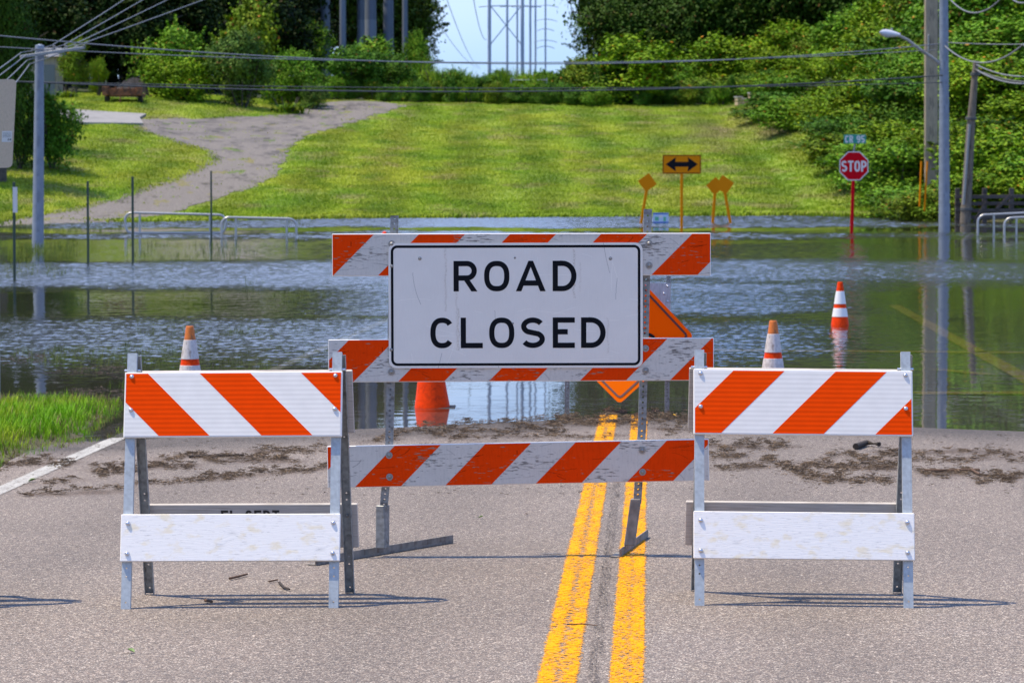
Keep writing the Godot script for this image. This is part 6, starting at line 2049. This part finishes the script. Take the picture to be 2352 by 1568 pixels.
func sheet(xs: PackedFloat32Array, ds: PackedFloat32Array, point: Callable, color = null, uv2 = null) -> ArrayMesh:
	var v := PackedVector3Array(); var n := PackedVector3Array(); var t := PackedVector2Array(); var t2 := PackedVector2Array(); var c := PackedColorArray(); var ix := PackedInt32Array()
	for d in ds:
		for x in xs:
			var p: Vector3 = point.call(x, d)
			v.append(p)
			t.append(Vector2(p.x, -p.z))
			if color != null: c.append(color.call(p.x, -p.z))
			if uv2 != null: t2.append(uv2.call(x, d))
	var W := xs.size()
	n.resize(v.size())
	for j in ds.size():
		for i in W:
			var l := v[j * W + maxi(i - 1, 0)]; var r := v[j * W + mini(i + 1, W - 1)]
			var a := v[maxi(j - 1, 0) * W + i]; var b := v[mini(j + 1, ds.size() - 1) * W + i]
			n[j * W + i] = (r - l).cross(b - a).normalized()
			if n[j * W + i].y < 0: n[j * W + i] = -n[j * W + i]
	for j in ds.size() - 1:
		for i in W - 1:
			var k := j * W + i
			ix.append_array([k, k + W, k + W + 1, k, k + W + 1, k + 1])
	var arr := []
	arr.resize(Mesh.ARRAY_MAX)
	arr[Mesh.ARRAY_VERTEX] = v; arr[Mesh.ARRAY_NORMAL] = n; arr[Mesh.ARRAY_TEX_UV] = t; arr[Mesh.ARRAY_INDEX] = ix
	if c.size(): arr[Mesh.ARRAY_COLOR] = c
	if t2.size(): arr[Mesh.ARRAY_TEX_UV2] = t2
	var m := ArrayMesh.new()
	m.add_surface_from_arrays(Mesh.PRIMITIVE_TRIANGLES, arr)
	return m

func land_color(x: float, d: float) -> Color:
	var off := x - road_middle(d)
	if d < 60.0:
		if off < verge(d): return Color(0.085, 0.075, 0.035) if ground(x, d) > -0.01 else Color(0.042, 0.038, 0.018)
		return Color(0.042, 0.038, 0.018)
	var e := d - shore(x)
	if e < -1.0:
		return Color(0.042, 0.038, 0.018)
	if e < 1.0:
		return Color(0.10, 0.09, 0.035)
	if overgrown(x, d): return Color(0.035, 0.050, 0.014)
	var g := grass_tone(x, d)
	return Color(g.r * 0.85, g.g * 0.85, g.b * 0.85)

func land() -> void:
	var xs := axis([[-420.0, 60.0], [-60.0, 5.0], [-30.0, 0.6], [-6.5, 0.2], [-2.0, 0.6], [30.0, 5.0], [60.0, 60.0], [420.0, 0.0]])
	var ds := axis([[-60.0, 10.0], [6.0, 0.5], [20.0, 0.25], [36.0, 2.0], [100.0, 0.8], [200.0, 4.0], [260.0, 60.0], [1200.0, 0.0]])
	structure("ground", sheet(xs, ds, func(x, d):
		var off: float = x - road_middle(d)
		var sink := 0.06 if off > verge(d) and off < 7.05 and d < 60.0 else 0.0
		return Vector3(x, ground(x, d) - sink, -d), land_color), M.land, "grassy ground rising from the flood to a tree-lined crest")
	# the road: across by offset from its middle line
	var os := axis([[-4.05, 0.27], [-1.2, 0.12], [1.2, 0.4], [7.0, 0.0]])
	var rd := axis([[-8.0, 1.0], [12.0, 0.4], [32.0, 1.0], [60.0, 0.0]])
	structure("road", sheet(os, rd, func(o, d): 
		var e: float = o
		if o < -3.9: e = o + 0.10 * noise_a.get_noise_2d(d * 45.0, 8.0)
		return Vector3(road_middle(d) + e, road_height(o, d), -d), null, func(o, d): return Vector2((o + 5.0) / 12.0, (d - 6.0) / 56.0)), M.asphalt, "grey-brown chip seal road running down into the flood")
	# painted lines
	var strip := func(called: String, label: String, o0: float, o1: float, d0: float, d1: float, mat: Material) -> void:
		var ps := axis([[o0, (o1 - o0) * 0.2499], [o1, 0.0]])
		var pd := axis([[d0, 0.4], [d1, 0.0]])
		var m := sheet(ps, pd, func(o, d): return Vector3(road_middle(d) + o, road_height(o, d) + 0.004, -d))
		var arr := m.surface_get_arrays(0)
		var uv: PackedVector2Array = arr[Mesh.ARRAY_TEX_UV]
		for i in uv.size(): uv[i] = Vector2(float(i % ps.size()) / (ps.size() - 1), uv[i].y / 11.0)
		arr[Mesh.ARRAY_TEX_UV] = uv
		var m2 := ArrayMesh.new()
		m2.add_surface_from_arrays(Mesh.PRIMITIVE_TRIANGLES, arr)
		structure(called, m2, mat, label)
	strip.call("yellow_line", "left, more worn of the two yellow centre lines", -0.198, -0.040, -6.0, 29.3, M.yellow)
	strip.call("yellow_line", "right, fuller of the two yellow centre lines", 0.054, 0.196, -6.0, 29.3, M.yellow_solid)
	strip.call("tar_seam", "dark gritty seam running between the yellow centre lines", -0.022, 0.036, -6.0, 26.0, M.seam)
	strip.call("white_line", "white edge line at the left of the road", -3.74, -3.60, -6.0, 60.0, M.white_line)
	for q in [[1205.0, 1281.0, 62.0], [1228.0, 1277.0, 70.0], [1232.0, 1273.0, 74.0], [1505.0, 1279.0, 60.0], [1512.0, 1275.0, 62.0]]:
		var p0 := on_ground(q[0], q[1]); var p1 := on_ground(q[0] + q[2], q[1] - 1.0)
		var sm := MB.new()
		var sd := Vector3(0, 0, 0.014)
		var up := Vector3(0, 0.005, 0)
		sm.quad(p0 + up, p0.lerp(p1, 0.3) + up - sd, p1 + up, p0.lerp(p1, 0.6) + up + sd, Vector3.UP)
		structure("scrape_mark", sm.mesh(), M.scrape, "grey scrape mark on the asphalt between the tall barricade's feet")
	# markings drowned on the right: stripes of the turn lane
	var drowned := [[[1640, 806], [2420, 812], 3.2], [[2095, 905], [2420, 904], 3.4], [[2055, 702], [2352, 868], 4.5], [[2150, 850], [2270, 862], 3.0], [[1900, 862], [2060, 858], 2.2], [[2352, 868], [2460, 935], 5.0]]
	for q in drowned:
		var a := on_ground(q[0][0], q[0][1]); var b := on_ground(q[1][0], q[1][1])
		var dir := (b - a).normalized()
		var side := dir.cross(Vector3.UP).normalized() * (0.10 if absf(dir.z) > 0.6 else 0.24)
		var mb := MB.new()
		for i in 12:
			var p0 := a.lerp(b, i / 12.0); var p1 := a.lerp(b, (i + 1) / 12.0)
			var f := func(p: Vector3) -> Vector3: return Vector3(p.x, ground(p.x, -p.z) + 0.012, p.z)
			mb.quad(f.call(p0 - side), f.call(p1 - side), f.call(p1 + side), f.call(p0 + side), Vector3.UP)
		var o := structure("drowned_marking", mb.mesh(), M.drowned, "yellow road marking seen through the flood on the right")
	# flood water
	structure("flood_water", water_mesh(), M.water, "brown flood water lying across the road and reflecting sky and trees")

func driveway() -> void:
	var L := [[-60, 512], [0, 507], [100, 492], [215, 470], [300, 445], [380, 420], [440, 395], [488, 366], [470, 345], [400, 326], [310, 296], [325, 274], [500, 271], [640, 265], [735, 240], [790, 232], [870, 233]]
	var R := [[-60, 532], [0, 530], [100, 522], [280, 508], [400, 488], [500, 455], [590, 428], [640, 398], [652, 365], [668, 335], [700, 315], [735, 303], [770, 293], [815, 279], [860, 266], [905, 252], [935, 243]]
	var lp := []; var rp := []
	for i in L.size():
		lp.append(on_ground(L[i][0], L[i][1])); rp.append(on_ground(R[i][0], R[i][1]))
	for p in lp: drive_poly.append(Vector2(p.x, -p.z))
	for i in rp.size():
		var p: Vector3 = rp[rp.size() - 1 - i]
		drive_poly.append(Vector2(p.x, -p.z))
	var mb := MB.new()
	var rows := []
	for i in L.size() - 1:
		for s in 10:
			var a: Vector3 = lp[i].lerp(lp[i + 1], s / 10.0); var b: Vector3 = rp[i].lerp(rp[i + 1], s / 10.0)
			var row := []
			for k in 25:
				var q := a.lerp(b, k / 24.0)
				if k < 2 or k > 22: q += Vector3(0.5 * noise_a.get_noise_2d(q.x * 60.0, q.z * 60.0), 0, 1.5 * noise_a.get_noise_2d(q.x * 60.0 + 90.0, q.z * 60.0))
				row.append(Vector3(q.x, ground(q.x, -q.z) + 0.02, q.z))
			rows.append(row)
	for i in rows.size() - 1:
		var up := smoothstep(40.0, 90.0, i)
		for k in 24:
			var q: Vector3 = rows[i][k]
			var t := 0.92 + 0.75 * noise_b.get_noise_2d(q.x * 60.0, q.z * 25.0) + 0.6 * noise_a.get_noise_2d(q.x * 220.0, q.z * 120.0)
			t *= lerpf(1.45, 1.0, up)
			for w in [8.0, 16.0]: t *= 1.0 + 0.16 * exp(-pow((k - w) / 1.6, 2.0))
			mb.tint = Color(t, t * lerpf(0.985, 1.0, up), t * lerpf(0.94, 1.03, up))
			if noise_b.get_noise_2d(q.x * 70.0 + 900.0, q.z * 40.0) > 0.40: mb.tint = Color(0.8 * t, 1.4 * t, 0.3 * t)
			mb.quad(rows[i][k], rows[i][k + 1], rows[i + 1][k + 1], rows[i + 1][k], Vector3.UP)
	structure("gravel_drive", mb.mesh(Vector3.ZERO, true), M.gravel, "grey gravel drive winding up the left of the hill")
	mb = MB.new()
	var c := [on_ground(100, 252), on_ground(335, 266), on_ground(320, 274), on_ground(328, 288), on_ground(185, 286)]
	for p in c: pad_poly.append(Vector2(p.x, -p.z))
	var mid := Vector3.ZERO
	for p in c: mid += p
	mid /= c.size()
	for i in c.size():
		var a: Vector3 = c[i] + Vector3(0, 0.10, 0); var b: Vector3 = c[(i + 1) % c.size()] + Vector3(0, 0.10, 0)
		mb.tri(mid + Vector3(0, 0.10, 0), a, b, Vector3.UP)
		mb.quad(a, b, b - Vector3(0, 0.4, 0), a - Vector3(0, 0.4, 0), (a + b) * 0.5 - mid)
	structure("concrete_pad", mb.mesh(), M.concrete, "pale concrete pad beside the gravel drive at left")

# ---------------------------------------------------------------- 
func _ready() -> void:
	rng.seed = 12
	noise_a.seed = 2; noise_a.frequency = 0.01; noise_a.fractal_octaves = 3
	noise_b.seed = 8; noise_b.frequency = 0.01; noise_b.fractal_octaves = 3
	# camera: 130 mm, stopped to f/13, focused on the barricades
	var cam := Camera3D.new()
	cam.name = "camera"
	cam.transform = Transform3D(tilt, EYE)
	var ca := CameraAttributesPhysical.new()
	ca.frustum_focal_length = 130.1
	ca.frustum_focus_distance = 16.6
	ca.exposure_aperture = 13.0
	ca.frustum_near = 0.1
	ca.frustum_far = 3000.0
	cam.attributes = ca
	cam.near = 0.1
	cam.far = 3000.0
	add_child(cam)
	cam.current = true
	# sky, air and exposure
	var env := Environment.new()
	env.background_mode = Environment.BG_SKY
	var sky := Sky.new()
	var sm := ProceduralSkyMaterial.new()
	sm.sky_top_color = Color(0.055, 0.17, 0.47).linear_to_srgb()
	sm.sky_horizon_color = Color(0.25, 0.37, 0.52).linear_to_srgb()
	sm.sky_curve = 0.09
	sm.sky_energy_multiplier = 1.2
	sm.ground_bottom_color = Color(0.10, 0.10, 0.08).linear_to_srgb()
	sm.ground_horizon_color = Color(0.30, 0.36, 0.42).linear_to_srgb()
	var cl := FastNoiseLite.new()
	cl.seed = 34; cl.frequency = 0.55; cl.fractal_octaves = 5
	var cover := PackedByteArray(); cover.resize(512 * 256 * 4)
	for y in 256:
		for x in 512:
			var el := PI * (0.5 - (y + 0.5) / 256.0)
			var az := TAU * ((x + 0.5) / 512.0 - 0.5)
			var k := 1.0 / (absf(sin(el)) + 0.22)
			var f := cl.get_noise_2d(sin(az) * cos(el) * k, -cos(az) * cos(el) * k)
			var i := (y * 512 + x) * 4
			cover[i] = 255; cover[i + 1] = 255; cover[i + 2] = 255
			cover[i + 3] = int(255.0 * clampf(0.36 + 0.95 * f, 0.03, 1.0))
	sm.sky_cover = img_tex(512, 256, cover, Image.FORMAT_RGBA8)
	sm.sky_cover_modulate = Color(1.0, 0.955, 0.89, 0.35)
	sky.sky_material = sm
	env.sky = sky
	env.tonemap_mode = Environment.TONE_MAPPER_LINEAR
	env.tonemap_exposure = 1.40
	env.sdfgi_enabled = true
	env.ssao_enabled = true
	env.ssil_enabled = true
	var we := WorldEnvironment.new()
	we.name = "environment"
	we.environment = env
	add_child(we)
	# the sun: high on the left, a little beyond the barricades
	var sun := DirectionalLight3D.new()
	sun.name = "sun"
	sun.light_energy = 1.48
	sun.light_color = Color(1.0, 0.94, 0.84)
	sun.light_angular_distance = 0.5
	sun.shadow_enabled = true
	sun.look_at_from_position(Vector3(-0.44, 1.04, -0.05), Vector3.ZERO, Vector3.UP)
	add_child(sun)

	materials()
	M.drowned = flat(Color(0.27, 0.18, 0.03), 0.8)
	land()
	driveway()
	poles()
	signs()
	tall_barricade()
	# barricades in front: the mid point between their four feet
	var a := on_ground(547, 1380)
	a_frame("a_frame_barricade", "left A-frame barricade with stripes falling to the right and white foot board", a, -0.055, 0.009, -1.0, [0.145, 0.581, 1.012], M.board_a, true)
	var b := on_ground(1835, 1376)
	a_frame("a_frame_barricade", "right A-frame barricade with stripes rising to the right and a knotty foot board", b, 0.0, -0.010, 1.0, RIGHT_FEET, M.board_b, false, -0.012)
	var c := on_ground(-300, 1386)
	a_frame("a_frame_barricade", "A-frame barricade just outside the left edge whose shadow tip shows on the asphalt", c, 0.03, -0.008, -1.0, [0.145, 0.581, 1.012], M.board_a, false)
	# cones
	cone("dirty cone left of the left barricade, striped, standing in the shallows", Vector3(at(436, 900, 29.8).x, -0.03, -29.8), 0.71, true, 0.3, true)
	cone("plain orange cone behind the ROAD CLOSED sign with only its foot showing", Vector3(at(993, 932, 30.2).x, -0.037, -30.2), 0.78, false, 0.0, false)
	cone("dirty striped cone just behind the right barricade", Vector3(at(1776, 900, 31.0).x, -0.04, -31.0), 0.71, true, 0.1, true)
	cone("clean striped cone alone in the water on the right, mirrored below", Vector3(at(1930, 746, 44.8).x, -0.19, -44.8), 0.71, false, 0.5, true)
	far_things()
	plants()
	grass()
	debris()

const RIGHT_FEET := [-0.105, 0.327, 0.76]
